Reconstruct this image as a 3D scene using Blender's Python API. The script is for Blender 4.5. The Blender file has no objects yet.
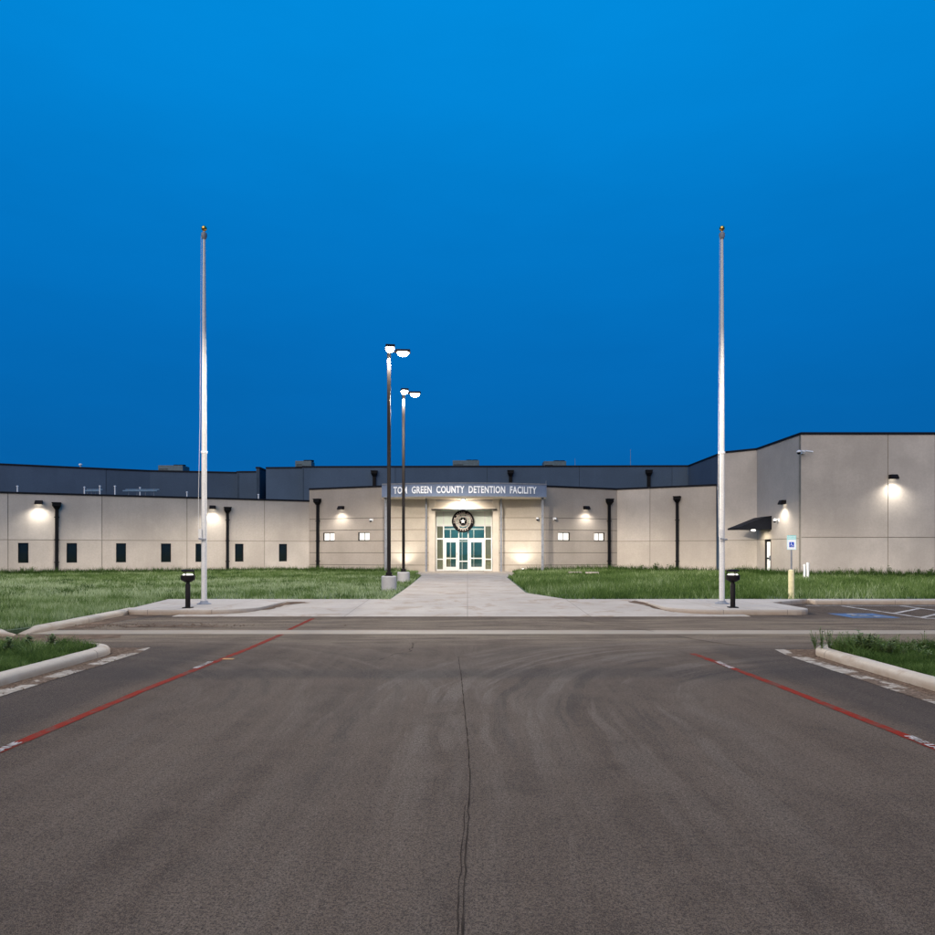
import bpy, math, random
import numpy as np
from mathutils import Vector, Matrix
random.seed(7); RNG = np.random.default_rng(7)
SC = bpy.context.scene
COL = SC.collection
F, PX, PY, H = 700.0, 467.5, 551.0, 1.6       # photograph's focal length (px), principal column, horizon row, eye height

# ------------------------------------------------------------------ helpers
def at(px, Y):            return (px - PX) * Y / F
def zt(py, Y):            return H + (PY - py) * Y / F
def hit(px, p0, p1):      # where the view column px crosses the wall line p0-p1 -> distance along it
    dx, dy = p1[0]-p0[0], p1[1]-p0[1]; L = math.hypot(dx, dy); k = (px-PX)/F
    s = (k*p0[1]-p0[0])/(dx-k*dy); return s*L

WL = {}
def world_loc(o): return WL.get(o.name, Vector((0,0,0))) if o is not None else Vector((0,0,0))
def tag(o, label=None, cat=None, group=None, kind=None):
    if label: o['label'] = label
    if cat: o['category'] = cat
    if group: o['group'] = group
    if kind: o['kind'] = kind
    return o
def empty(name, loc, label, cat, group=None):
    o = bpy.data.objects.new(name, None); COL.objects.link(o); o.location = loc; o.empty_display_size = .3
    WL[o.name] = Vector(loc); return tag(o, label, cat, group)
class MB:
    def __init__(s): s.v = []; s.f = []; s.m = []
    def add(s, vs, fs, mi=0):
        n = len(s.v); s.v += [tuple(v) for v in vs]
        for f in fs: s.f.append([i+n for i in f]); s.m.append(mi)
        return s
    def box(s, a, b, fr=None, mi=0):
        (x0,y0,z0),(x1,y1,z1) = a, b
        vs = [(x0,y0,z0),(x1,y0,z0),(x1,y1,z0),(x0,y1,z0),(x0,y0,z1),(x1,y0,z1),(x1,y1,z1),(x0,y1,z1)]
        fs = [(0,3,2,1),(4,5,6,7),(0,1,5,4),(1,2,6,5),(2,3,7,6),(3,0,4,7)]
        if fr: vs = [fr(*v) for v in vs]
        return s.add(vs, fs, mi)
    def prism(s, pts, z0, z1, mi=0):        # pts counter-clockwise; z0 and z1 may be functions of x, y
        n = len(pts); g = lambda z,p: z(*p) if callable(z) else z
        vs = [(x,y,g(z0,(x,y))) for x,y in pts] + [(x,y,g(z1,(x,y))) for x,y in pts]
        fs = [tuple(range(n))[::-1], tuple(range(n,2*n))] + [(i,(i+1)%n,n+(i+1)%n,n+i) for i in range(n)]
        return s.add(vs, fs, mi)
    def lathe(s, prof, c=(0,0), seg=20, fr=None, mi=0):   # prof: (radius, z)
        vs = []; fs = []
        for r,z in prof:
            for k in range(seg):
                a = 2*math.pi*k/seg; vs.append((c[0]+r*math.cos(a), c[1]+r*math.sin(a), z))
        for i in range(len(prof)-1):
            for k in range(seg):
                k2 = (k+1)%seg; fs.append((i*seg+k, i*seg+k2, (i+1)*seg+k2, (i+1)*seg+k))
        fs.append(tuple(range(seg))[::-1]); fs.append(tuple((len(prof)-1)*seg+k for k in range(seg)))
        if fr: vs = [fr(*v) for v in vs]
        return s.add(vs, fs, mi)
    def tube(s, pts, r, seg=10, mi=0):
        vs = []; fs = []; pts = [Vector(p) for p in pts]
        for i,p in enumerate(pts):
            d = (pts[min(i+1,len(pts)-1)] - pts[max(i-1,0)]).normalized()
            u = d.cross(Vector((0,0,1)));  u = u.normalized() if u.length > 1e-4 else Vector((1,0,0))
            w = d.cross(u); rr = r[i] if isinstance(r,(list,tuple)) else r
            for k in range(seg):
                a = 2*math.pi*k/seg; vs.append(p + u*(rr*math.cos(a)) + w*(rr*math.sin(a)))
        for i in range(len(pts)-1):
            for k in range(seg):
                k2 = (k+1)%seg; fs.append((i*seg+k, i*seg+k2, (i+1)*seg+k2, (i+1)*seg+k))
        fs.append(tuple(range(seg))[::-1]); fs.append(tuple((len(pts)-1)*seg+k for k in range(seg)))
        return s.add(vs, fs, mi)
    def build(s, name, mats, parent=None, bevel=0, smooth=False, label=None, kind=None):
        loc = world_loc(parent)
        me = bpy.data.meshes.new(name); me.from_pydata([tuple(Vector(v)-loc) for v in s.v], [], s.f)
        if not isinstance(mats,(list,tuple)): mats = [mats]
        for m in mats: me.materials.append(m)
        if len(mats) > 1: me.polygons.foreach_set('material_index', s.m)
        me.update()
        if smooth:
            me.polygons.foreach_set('use_smooth', [True]*len(me.polygons))
            me.set_sharp_from_angle(angle=math.radians(40))
        o = bpy.data.objects.new(name, me); COL.objects.link(o)
        if parent: o.parent = parent
        WL[o.name] = Vector(loc)
        if bevel:
            b = o.modifiers.new('bevel','BEVEL'); b.width = bevel; b.segments = 2; b.limit_method = 'ANGLE'
        if label: o['label'] = label
        if kind: o['kind'] = kind
        return o
def copy_tree(o, parent=None):
    c = o.copy(); COL.objects.link(c)
    if parent: c.parent = parent
    for ch in [x for x in bpy.data.objects if x.parent == o]: copy_tree(ch, c)
    return c
def lamp(kind, name, loc, parent, energy, color, size=.1, rot=(0,0,0), cone=None, blend=.5):
    L = bpy.data.lights.new(name, kind); L.energy = energy; L.color = color
    if kind == 'AREA': L.size = size
    else: L.shadow_soft_size = size
    if cone: L.spot_size = math.radians(cone); L.spot_blend = blend
    o = bpy.data.objects.new(name, L); COL.objects.link(o)
    o.location = Vector(loc) - world_loc(parent); o.rotation_euler = rot
    if parent: o.parent = parent
    return o
def batwing(o):
    # car park lens: throws most of its light far out, so that the ground is lit evenly
    L = o.data; L.use_nodes = True; nt = L.node_tree; em = nt.nodes['Emission']
    tc = nt.nodes.new('ShaderNodeTexCoord'); sp = nt.nodes.new('ShaderNodeSeparateXYZ'); nt.links.new(tc.outputs['Normal'], sp.inputs[0])
    a = nt.nodes.new('ShaderNodeMath'); a.operation = 'ABSOLUTE'; nt.links.new(sp.outputs[2], a.inputs[0])
    p = nt.nodes.new('ShaderNodeMath'); p.operation = 'POWER'; nt.links.new(a.outputs[0], p.inputs[0]); p.inputs[1].default_value = -2.4
    m = nt.nodes.new('ShaderNodeMath'); m.operation = 'MINIMUM'; nt.links.new(p.outputs[0], m.inputs[0]); m.inputs[1].default_value = 12
    nt.links.new(m.outputs[0], em.inputs['Strength']); return o
def text_mesh(body, size, extrude=.01, offset=0, spacing=1.0):
    cu = bpy.data.curves.new('txt','FONT'); cu.body = body; cu.size = size; cu.extrude = extrude; cu.offset = offset
    cu.space_character = spacing; cu.resolution_u = 3
    o = bpy.data.objects.new('txt', cu); COL.objects.link(o)
    bpy.context.view_layer.update()
    ev = o.evaluated_get(bpy.context.evaluated_depsgraph_get()); me = ev.to_mesh()
    vs = [tuple(v.co) for v in me.vertices]; fs = [tuple(p.vertices) for p in me.polygons]
    ev.to_mesh_clear(); bpy.data.objects.remove(o); bpy.data.curves.remove(cu)
    return vs, fs

# ------------------------------------------------------------------ materials
class NT:
    def __init__(s, name):
        s.m = bpy.data.materials.new(name); s.m.use_nodes = True; s.t = s.m.node_tree; s.n = s.t.nodes; s.l = s.t.links
        s.b = s.n['Principled BSDF']; s.co = s.n.new('ShaderNodeTexCoord').outputs['Object']
    def lk(s, a, b): s.l.new(a, b)
    def node(s, t, **k):
        n = s.n.new(t)
        for a,v in k.items(): setattr(n, a, v)
        return n
    def mapped(s, scale=(1,1,1), loc=(0,0,0), src=None):
        n = s.node('ShaderNodeMapping'); n.inputs['Scale'].default_value = scale; n.inputs['Location'].default_value = loc
        s.lk(src or s.co, n.inputs['Vector']); return n.outputs[0]
    def noise(s, scale, detail=4, rough=.55, vec=None, dist=0):
        n = s.node('ShaderNodeTexNoise'); n.inputs['Scale'].default_value = scale; n.inputs['Detail'].default_value = detail
        n.inputs['Roughness'].default_value = rough; n.inputs['Distortion'].default_value = dist
        s.lk(vec or s.co, n.inputs['Vector']); return n.outputs['Fac']
    def ramp(s, src, a, b, ca=0., cb=1.):
        n = s.node('ShaderNodeMapRange', interpolation_type='SMOOTHSTEP')
        for i,v in zip(('From Min','From Max','To Min','To Max'), (a,b,ca,cb)): n.inputs[i].default_value = v
        s.lk(src, n.inputs['Value']); return n.outputs[0]
    def math(s, op, a, b=None, c=None):
        n = s.node('ShaderNodeMath', operation=op)
        for i,v in enumerate((a,b,c)):
            if v is None: continue
            if isinstance(v,(int,float)): n.inputs[i].default_value = v
            else: s.lk(v, n.inputs[i])
        return n.outputs[0]
    def mix(s, fac, a, b, mode='MIX'):
        n = s.node('ShaderNodeMix', data_type='RGBA', blend_type=mode)
        for i,v in ((0,fac),(6,a),(7,b)):
            if isinstance(v,(int,float)): n.inputs[i].default_value = v
            elif isinstance(v,tuple): n.inputs[i].default_value = (*v[:3],1)
            else: s.lk(v, n.inputs[i])
        return n.outputs[2]
    def bump(s, h, strength=.3, dist=.01):
        n = s.node('ShaderNodeBump'); n.inputs['Strength'].default_value = strength; n.inputs['Distance'].default_value = dist
        s.lk(h, n.inputs['Height']); s.lk(n.outputs[0], s.b.inputs['Normal'])
    def xyz(s):
        n = s.node('ShaderNodeSeparateXYZ'); s.lk(s.co, n.inputs[0]); return n.outputs
    def col(s, c): s.lk(c, s.b.inputs['Base Color'])
def simple(name, c, rough=.6, metal=0, var=.25, scale=6, fine=0, bump=0, spec=.5):
    t = NT(name); d = tuple(x*(1-var) for x in c); l = tuple(min(1,x*(1+var)) for x in c)
    k = t.mix(t.ramp(t.noise(scale), .3,.7), d, l)
    if fine: k = t.mix(t.ramp(t.noise(fine,2), .35,.65), t.mix(.12,k,(0,0,0)), k)
    t.col(k); t.b.inputs['Roughness'].default_value = rough; t.b.inputs['Metallic'].default_value = metal
    t.b.inputs['Specular IOR Level'].default_value = spec
    if bump: t.bump(t.noise(fine or scale*4,3), bump, .01)
    return t.m
def emit(name, c, strength):
    t = NT(name); t.b.inputs['Base Color'].default_value = (.8,.8,.8,1)
    t.b.inputs['Emission Color'].default_value = (*c,1); t.b.inputs['Emission Strength'].default_value = strength; return t.m
def wall_mat(name, c, darken=.16):
    t = NT(name)
    big = t.noise(.35,3); streak = t.noise(1.0,4,.6, t.mapped((2.2,2.2,.16)))
    sp = t.noise(9,3,.7); sp2 = t.noise(38,2,.6)
    k = t.mix(t.ramp(big,.3,.7), tuple(x*(1-darken) for x in c), tuple(x*1.05 for x in c))
    k = t.mix(t.ramp(streak,.40,.75,0,.14), k, tuple(x*.62 for x in c))
    k = t.mix(t.ramp(sp,.3,.7,0,.22), k, tuple(x*.6 for x in c))
    k = t.mix(t.ramp(sp2,.4,.6,0,.12), k, tuple(x*.5 for x in c))
    z = t.xyz()[2]
    base = t.math('MULTIPLY', t.ramp(z, .05,.75,1,0), t.ramp(t.noise(1.6,4),.4,.7))
    k = t.mix(t.math('MULTIPLY',base,.35), k, (.2,.16,.12))
    t.col(k); t.b.inputs['Roughness'].default_value = .9; t.b.inputs['Specular IOR Level'].default_value = .2
    t.bump(t.math('ADD', sp, sp2), .5, .006); return t.m
M = {}
M['tan'] = wall_mat('tan_precast_panel', (.49,.43,.365))
M['tan2'] = wall_mat('tan_precast_panel_paler', (.525,.465,.40), .2)
M['slate2'] = wall_mat('slate_precast_panel_paler', (.07,.103,.15), .14)
M['greytan'] = wall_mat('grey_tan_precast_panel', (.375,.325,.275))
M['stone'] = wall_mat('warm_entrance_panel', (.47,.41,.335))
M['slate'] = wall_mat('slate_precast_panel', (.062,.092,.135), .1)
M['black'] = simple('black_painted_metal', (.005,.005,.006), .6, 0, .2, spec=.12)
M['cap'] = simple('dark_parapet_flashing', (.007,.008,.012), .6, 0, .2, spec=.12)
M['bronze'] = simple('dark_bronze_paint', (.007,.005,.005), .55, 0, .2, spec=.15)
M['white'] = simple('white_pole_paint', (.58,.56,.53), .7, 0, .05, 2, 30)
M['alu'] = simple('clear_anodised_aluminium', (.58,.58,.55), .5, .1, .06)
M['pipe_grey'] = simple('galvanised_steel', (.19,.20,.22), .6, .1, .15, spec=.3)
M['fascia'] = simple('brushed_metal_fascia', (.17,.215,.30), .6, .15, .08, 1.5, 25, spec=.3)
M['gold'] = simple('gold_anodised_ball', (.7,.38,.10), .25, 1, .05)
M['camwhite'] = simple('white_camera_plastic', (.7,.7,.7), .35, 0, .03)
M['yellow'] = simple('faded_cream_bollard_paint', (.62,.55,.32), .6, 0, .12, 8)
M['letter'] = simple('white_letter_metal', (.9,.9,.9), .3, 0, .02)
M['rtu'] = simple('painted_rooftop_unit', (.07,.105,.12), .55, .2, .15)
M['pvc'] = simple('white_pvc_pipe', (.72,.71,.68), .4, 0, .05)
M['pipeblue'] = simple('dull_blue_grey_pipe', (.12,.19,.25), .6, 0, .1, spec=.3)
M['lens'] = emit('lit_lamp_lens', (1,.95,.86), 60)
M['flood_lens'] = emit('lit_floodlight_lens', (1,.93,.8), 1.4)
M['sconce_lens'] = emit('lit_sconce_lens', (1,.96,.88), 7)
M['litwin'] = emit('lit_room_behind_glass', (1,.93,.80), .75)
M['doorglow'] = emit('dim_lit_passage', (1,.93,.74), .32)
M['teal'] = simple('teal_lobby_wall', (.004,.075,.082), .6, 0, .1, 1)
M['palegreen'] = simple('pale_green_bulkhead', (.60,.66,.58), .8, 0, .05, 1)
M['olive'] = simple('olive_beige_lobby_wall', (.30,.25,.16), .8, 0, .1, 1)
M['lobbyfloor'] = simple('polished_lobby_floor', (.25,.23,.2), .25, 0, .1, 1)
M['blue'] = simple('blue_marking_paint', (.06,.11,.20), .6, 0, .3, 5, 30)
M['signteal'] = simple('pale_teal_sign_face', (.22,.62,.58), .5, 0, .03)
M['signblue'] = simple('blue_sign_square', (.005,.06,.5), .5, 0, .03)
M['signwhite'] = simple('white_sign_face', (.78,.8,.8), .5, 0, .03)
M['emdark'] = simple('dark_emblem_metal', (.006,.005,.006), .7, 0, .1, spec=.1)
M['emtan'] = simple('tan_emblem_metal', (.50,.43,.37), .6, 0, .1)
M['soffit'] = simple('painted_soffit', (.48,.42,.345), .8, 0, .06, 2)

def glass_mat(name, tint, refl=.06, alpha=.1):
    m = bpy.data.materials.new(name); m.use_nodes = True; t = m.node_tree; t.nodes.clear()
    o = t.nodes.new('ShaderNodeOutputMaterial'); mx = t.nodes.new('ShaderNodeMixShader'); tr = t.nodes.new('ShaderNodeBsdfTransparent')
    g = t.nodes.new('ShaderNodeBsdfGlossy'); fr = t.nodes.new('ShaderNodeFresnel'); a = t.nodes.new('ShaderNodeMath'); a.operation = 'ADD'
    fr.inputs['IOR'].default_value = 1.5; a.inputs[1].default_value = refl; tr.inputs[0].default_value = (*tint,1)
    g.inputs['Roughness'].default_value = .02; g.inputs['Color'].default_value = (.9,.95,1,1)
    t.links.new(fr.outputs[0], a.inputs[0]); t.links.new(a.outputs[0], mx.inputs[0]); t.links.new(tr.outputs[0], mx.inputs[1])
    t.links.new(g.outputs[0], mx.inputs[2]); t.links.new(mx.outputs[0], o.inputs[0]); return m
M['glass'] = glass_mat('storefront_glass', (.82,.87,.85), .02)
t = NT('dark_window_glass'); t.b.inputs['Base Color'].default_value = (.006,.010,.008,1); t.b.inputs['Roughness'].default_value = .08
t.bump(t.noise(1.5,1), .1,.02); M['darkglass'] = t.m

def concrete(name, c, dirt=(.26,.19,.13), dirt_lo=.55, jx=None, jy=None, darken=False):
    t = NT(name); big = t.noise(.5,4,.6); fine = t.noise(14,4,.7); fine2 = t.noise(70,3)
    k = t.mix(t.ramp(big,.3,.7), tuple(x*.8 for x in c), c)
    k = t.mix(t.ramp(fine,.4,.7,0,.3), k, tuple(x*.7 for x in c))
    k = t.mix(t.ramp(fine2,.4,.7,0,.25), k, tuple(x*.6 for x in c))
    k = t.mix(t.ramp(t.noise(1.3,6,.68,dist=.4), dirt_lo, dirt_lo+.16,0,.75), k, dirt)
    k = t.mix(t.math('MULTIPLY', t.ramp(t.xyz()[2], .03,.112,.8,0), t.ramp(t.noise(2.4,4,.6),.3,.6,.45,1)), k, dirt) if darken else k  # browner and darker towards the bottom, broken up by noise
    h = fine
    for ax,j in ((0,jx),(1,jy)):
        if j:
            w = t.math('ABSOLUTE', t.math('SUBTRACT', t.math('FRACT', t.math('DIVIDE', t.xyz()[ax], j)), .5))
            line = t.ramp(w, .5-.014/j, .5-.006/j)
            k = t.mix(t.math('MULTIPLY',line,.6), k, (.12,.1,.08))
    t.col(k); t.b.inputs['Roughness'].default_value = .85; t.b.inputs['Specular IOR Level'].default_value = .25
    t.bump(h, .3, .006); return t.m
M['conc'] = concrete('pale_concrete_paving', (.42,.36,.295), dirt_lo=.5, jx=3.0, jy=2.2)
M['slab'] = concrete('pale_concrete_slab', (.46,.40,.335), dirt_lo=.55, jx=1.6, darken=True)
M['kerb'] = concrete('pale_concrete_kerb', (.46,.395,.315), dirt_lo=.54, jy=2.6, darken=True)
M['gutter'] = concrete('dusty_concrete_gutter', (.31,.255,.19), dirt_lo=.5)
M['base'] = concrete('lamp_footing_concrete', (.44,.42,.41), dirt_lo=.7)

# gutter pan half buried in dirt: pale slabs show through brown soil in patches
t = NT('dirt_covered_gutter_pan'); X,Y,Z = t.xyz()
k = t.mix(t.ramp(t.noise(22,5,.7),.38,.62), (.06,.038,.026), (.17,.115,.078))
pv = t.mapped((1.0,1.15,1)); 
mask = t.ramp(t.noise(1.7,5,.7,pv), .43,.48)
ax_ = t.math('MAXIMUM', X, t.math('SUBTRACT', t.math('MULTIPLY', X, -1), .22)); edge = t.ramp(t.math('ADD', ax_, t.math('MULTIPLY', t.noise(2.2,5,.7),.42)), 5.29, 5.36, 1, 0)
cy_ = t.node('ShaderNodeCombineXYZ'); t.lk(Y, cy_.inputs[1]); t.lk(t.math('MULTIPLY',X,.6), cy_.inputs[0]); mask = t.math('MULTIPLY', mask, t.ramp(t.noise(1.5,2,.5,cy_.outputs[0]),.40,.43))
mask = t.math('MULTIPLY', edge, t.math('MAXIMUM', mask, .08))
t.col(t.mix(mask, k, t.mix(t.ramp(t.noise(9,4,.7),.35,.65), (.24,.20,.155), (.40,.35,.29)))); t.b.inputs['Roughness'].default_value = 1; t.b.inputs['Specular IOR Level'].default_value = .05
t.bump(t.noise(18,5,.7), .8,.03); M['pan'] = t.m
M['dirt'] = simple('brown_soil', (.13,.088,.06), 1, 0, .4, 3, 40, .5, spec=.05)

# asphalt: aggregate speckle, long paving streaks, dusty turning tracks, tan silt near the gutter
t = NT('worn_asphalt'); X,Y,Z = t.xyz()
big = t.noise(.45,4,.6); streak = t.noise(1.0,5,.62, t.mapped((1.9,.10,1)), .3); streak2 = t.noise(1.0,3,.5, t.mapped((6.5,.22,1)))
grain = t.noise(85,3,.75); grain2 = t.noise(240,2,.7)
grain0 = t.noise(34,4,.7); mid = t.noise(2.6,6,.72, dist=.5)
k = t.mix(t.ramp(big,.3,.7), (.078,.053,.037), (.115,.080,.056))
k = t.mix(t.ramp(mid,.40,.66,0,.5), k, (.150,.109,.078))
k = t.mix(t.ramp(mid,.30,.46,.40,0), k, (.040,.031,.025))
k = t.mix(t.ramp(streak,.42,.66,0,.55), k, (.163,.119,.085))
k = t.mix(t.ramp(streak,.28,.42,.45,0), k, (.042,.031,.025))
k = t.mix(t.ramp(streak2,.48,.75,0,.22), k, (.14,.112,.087))
for cx,cy,sgn,rr,st_ in ((5.2,6.9,1,0,1),(-5.9,7.2,-1,13.1,.5)):
    dx = t.math('MINIMUM', t.math('MULTIPLY', t.math('SUBTRACT', X, cx), sgn), 0); dy = t.math('MAXIMUM', t.math('SUBTRACT', Y, cy), 0)
    r = t.math('SQRT', t.math('ADD', t.math('MULTIPLY',dx,dx), t.math('MULTIPLY',dy,dy)))
    r = t.math('ADD', r, t.math('MULTIPLY', t.noise(.35,2), .55))
    cr = t.node('ShaderNodeCombineXYZ'); t.lk(t.math('ADD', r, rr), cr.inputs[0]); t.lk(t.math('MULTIPLY',Y,.05), cr.inputs[1]); t.lk(t.math('MULTIPLY',X,.04), cr.inputs[2])
    band = t.noise(4.2,3,.62, cr.outputs[0]); wide = t.noise(1.1,2,.5, cr.outputs[0])
    m_ = t.math('MULTIPLY', t.ramp(r, 2.7,3.4), t.ramp(r, 6.2,7.6,1,0))
    m_ = t.math('MULTIPLY', m_, t.ramp(Y, 3.0,8.6,.22,1)); m_ = t.math('MULTIPLY', m_, t.ramp(Y, 12.6,13.3,1,0))
    m_ = t.math('MULTIPLY', t.math('MULTIPLY', m_, st_), t.ramp(t.noise(.8,4,.6),.30,.55))
    k = t.mix(t.math('MULTIPLY', m_, t.ramp(wide,.42,.62,0,.4)), k, (.175,.14,.108))
    k = t.mix(t.math('MULTIPLY', m_, t.ramp(band,.50,.60,0,.62)), k, (.21,.168,.13))
    k = t.mix(t.math('MULTIPLY', m_, t.ramp(band,.34,.44,.6,0)), k, (.045,.035,.03))
silt = t.math('MULTIPLY', t.ramp(Y, 10.8,13.2), t.ramp(Y, 16.2,17.0,1,0))
sm = t.noise(1.2,5,.65, t.mapped((.45,2.2,1)))
k = t.mix(t.math('MULTIPLY', silt, t.ramp(sm,.40,.60,.22,.9)), k, (.27,.205,.14))
k = t.mix(t.ramp(t.noise(.8,5,.7,t.mapped((1,1,1),(9,3,0))), .64,.74,0,.4), k, (.15,.125,.10))
# darker joint band running across, and the dark repaved edges next to the kerbs
dj = t.math('MULTIPLY', t.ramp(t.math('ADD', Y, t.math('MULTIPLY', t.noise(.4,2),.8)), 9.0,9.4), t.ramp(t.math('ADD', Y, t.math('MULTIPLY', t.noise(.4,2),.8)), 9.7,10.2,1,0))
k = t.mix(t.math('MULTIPLY', dj,.45), k, (.035,.031,.032))
ed = t.math('MULTIPLY', t.ramp(t.math('ABSOLUTE', X), 3.85,4.2), t.ramp(Y, 11.0,12.6,1,0))
k = t.mix(t.math('MULTIPLY', ed,.55), k, (.034,.029,.029))
k = t.mix(t.ramp(grain0,.36,.54,.50,0), k, (.024,.018,.015))
k = t.mix(t.ramp(grain0,.54,.68,0,.35), k, (.17,.14,.115))
k = t.mix(t.ramp(grain,.40,.58,.72,0), k, (.018,.015,.013))
k = t.mix(t.ramp(grain2,.52,.68,0,.6), k, (.30,.24,.19))
t.col(k); t.b.inputs['Roughness'].default_value = 1; t.b.inputs['Specular IOR Level'].default_value = .06
t.bump(t.math('ADD', grain, grain2), .55, .008); M['asphalt'] = t.m

def paint(name, c, wear=.5):
    t = NT(name); k = t.mix(t.ramp(t.noise(5,5,.7), wear, wear+.18,0,.7), c, (.09,.068,.05))
    k = t.mix(t.ramp(t.noise(90,2),.40,.60,.35,0), k, tuple(x*.4 for x in c)); t.col(k); t.b.inputs['Roughness'].default_value = 1; t.b.inputs['Specular IOR Level'].default_value = .05; return t.m
M['red'] = paint('worn_red_paint', (.21,.020,.011), .44)
M['wpaint'] = paint('worn_white_paint', (.50,.46,.42), .44)
M['crack'] = simple('dark_crack_filler', (.044,.034,.027), 1, 0, .3, 8, spec=0)

def grass_mat(name, c1, c2, c3):
    m = bpy.data.materials.new(name); m.use_nodes = True; tt = m.node_tree; n = tt.nodes; l = tt.links; n.clear()
    out = n.new('ShaderNodeOutputMaterial'); d = n.new('ShaderNodeBsdfDiffuse'); tr = n.new('ShaderNodeBsdfTranslucent'); mx = n.new('ShaderNodeMixShader')
    mx.inputs[0].default_value = .3; at_ = n.new('ShaderNodeAttribute'); at_.attribute_name = 'tone'
    cr = n.new('ShaderNodeValToRGB'); cr.color_ramp.elements[0].color = (*c1,1); cr.color_ramp.elements[1].color = (*c3,1)
    e = cr.color_ramp.elements.new(.5); e.color = (*c2,1)
    l.new(at_.outputs['Fac'], cr.inputs[0]); l.new(cr.outputs[0], d.inputs[0]); l.new(cr.outputs[0], tr.inputs[0])
    l.new(d.outputs[0], mx.inputs[1]); l.new(tr.outputs[0], mx.inputs[2]); l.new(mx.outputs[0], out.inputs[0]); return m
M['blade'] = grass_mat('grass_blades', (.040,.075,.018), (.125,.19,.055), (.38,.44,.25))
M['weed'] = simple('weed_leaf', (.085,.125,.035), .8, 0, .4, 20)
t = NT('grassy_soil'); k = t.mix(t.ramp(t.noise(.6,5),.35,.65), (.035,.06,.02), (.07,.10,.04)); k = t.mix(t.ramp(t.noise(9,5,.7),.5,.7,0,.6), k, (.09,.085,.05))
t.col(k); t.b.inputs['Roughness'].default_value = .95; t.bump(t.noise(12,5),.6,.05); M['soil'] = t.m

# ------------------------------------------------------------------ ground, road, paving
def struct(o): o['kind'] = 'structure'; return o
struct(MB().add([(-400,-200,-.03),(400,-200,-.03),(400,600,-.03),(-400,600,-.03)], [(0,1,2,3)]).build('ground', M['dirt']))
struct(MB().add([(-45,-30,0),(45,-30,0),(45,21.3,0),(-45,21.3,0)], [(0,1,2,3)]).build('road', M['asphalt']))
struct(MB().add([(-45,13.45,.004),(45,13.45,.004),(45,14.1,.004),(-45,14.1,.004)], [(0,1,2,3)]).build('valley_gutter', M['gutter']))
zr = lambda x,y: .008 + (.122)*max(0,min(1,(y-17.1)/4.3))
struct(MB().prism([(-7.2,17.05),(6.9,17.05),(6.9,21.4),(-7.2,21.4)], -.02, zr).build('entrance_plaza', M['conc']))
walk = [(-2.35,21.4),(3.0,21.4),(2.05,24.6),(2.2,39.5),(3.1,43.6),(3.1,50.4),(-3.4,50.4),(-3.4,44.5),(-2.75,42.5),(-2.45,30)]
struct(MB().prism(walk, -.02, .13).build('walkway', M['conc']))

def kerb(pts, w=.16, z0=-.02, z1=.13, name='kerb', m='kerb', tops=None):
    """rounded kerb swept along pts (back edge on the left side of travel)"""
    prof = [(0,z0),(.0,z1-.05),(.025,z1-.015),(.06,z1),(w,z1),(w,z0)]
    mb = MB(); n = len(prof); vs = []; P = [Vector((*p,0)) for p in pts]
    # subdivide for a hand-finished edge
    Q = [P[0]]; T = [tops[0] if tops else 1]
    for i in range(len(P)-1):
        L = (P[i+1]-P[i]).length; k = max(1,int(L/.3))
        for j in range(1,k+1):
            Q.append(P[i].lerp(P[i+1], j/k)); T.append((tops[i]*(1-j/k)+tops[i+1]*j/k) if tops else 1)
    for i,p in enumerate(Q):
        d = (Q[min(i+1,len(Q)-1)]-Q[max(i-1,0)]).normalized(); s = Vector((-d.y,d.x,0))
        jt = random.uniform(-.006,.006); jz = random.uniform(-.003,.003)
        for a,z in prof: vs.append(p + s*(a+jt*(a<.1)) + Vector((0,0, z if z==z0 else (z+jz)*T[i])))
    fs = [(i*n+j, (i+1)*n+j, (i+1)*n+(j+1)%n, i*n+(j+1)%n) for i in range(len(Q)-1) for j in range(n)]
    fs += [tuple(range(n)), tuple((len(Q)-1)*n+j for j in range(n))[::-1]]
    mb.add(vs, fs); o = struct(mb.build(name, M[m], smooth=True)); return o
def arc(c, r, a0, a1, n=8): return [(c[0]+r*math.cos(math.radians(a0+(a1-a0)*i/n)), c[1]+r*math.sin(math.radians(a0+(a1-a0)*i/n))) for i in range(n+1)]

# slabs with the flagpoles: raised kerb at the front and side, dying into the ramped plaza at the back
Lslab = [(-5.3,21.4),(-9.15,21.4),(-8.68,18.2)] + arc((-8.18,18.0),.5,180,270,5)[1:] + [(-6.5,17.5)] + arc((-6.5,18.6),1.1,-88,0,7) 
Rslab = [(5.15,21.4)] + arc((6.25,18.6),1.1,180,268,7) + [(8.2,17.5)] + arc((8.2,18.0),.5,-88,0,5) + [(8.7,20.0),(10.4,21.4)]
def grow(pl,c,d): return [(c[0]+(x-c[0])*d, c[1]+(y-c[1])*d) for x,y in pl]
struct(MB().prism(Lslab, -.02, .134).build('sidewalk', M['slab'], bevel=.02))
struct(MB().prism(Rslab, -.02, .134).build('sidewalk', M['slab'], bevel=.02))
# sidewalk / kerb along the right lawn
struct(MB().prism([(10.4,20.95),(45,20.95),(45,21.5),(10.4,21.5)], -.02, .13).build('sidewalk', M['slab'], bevel=.015))
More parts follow.
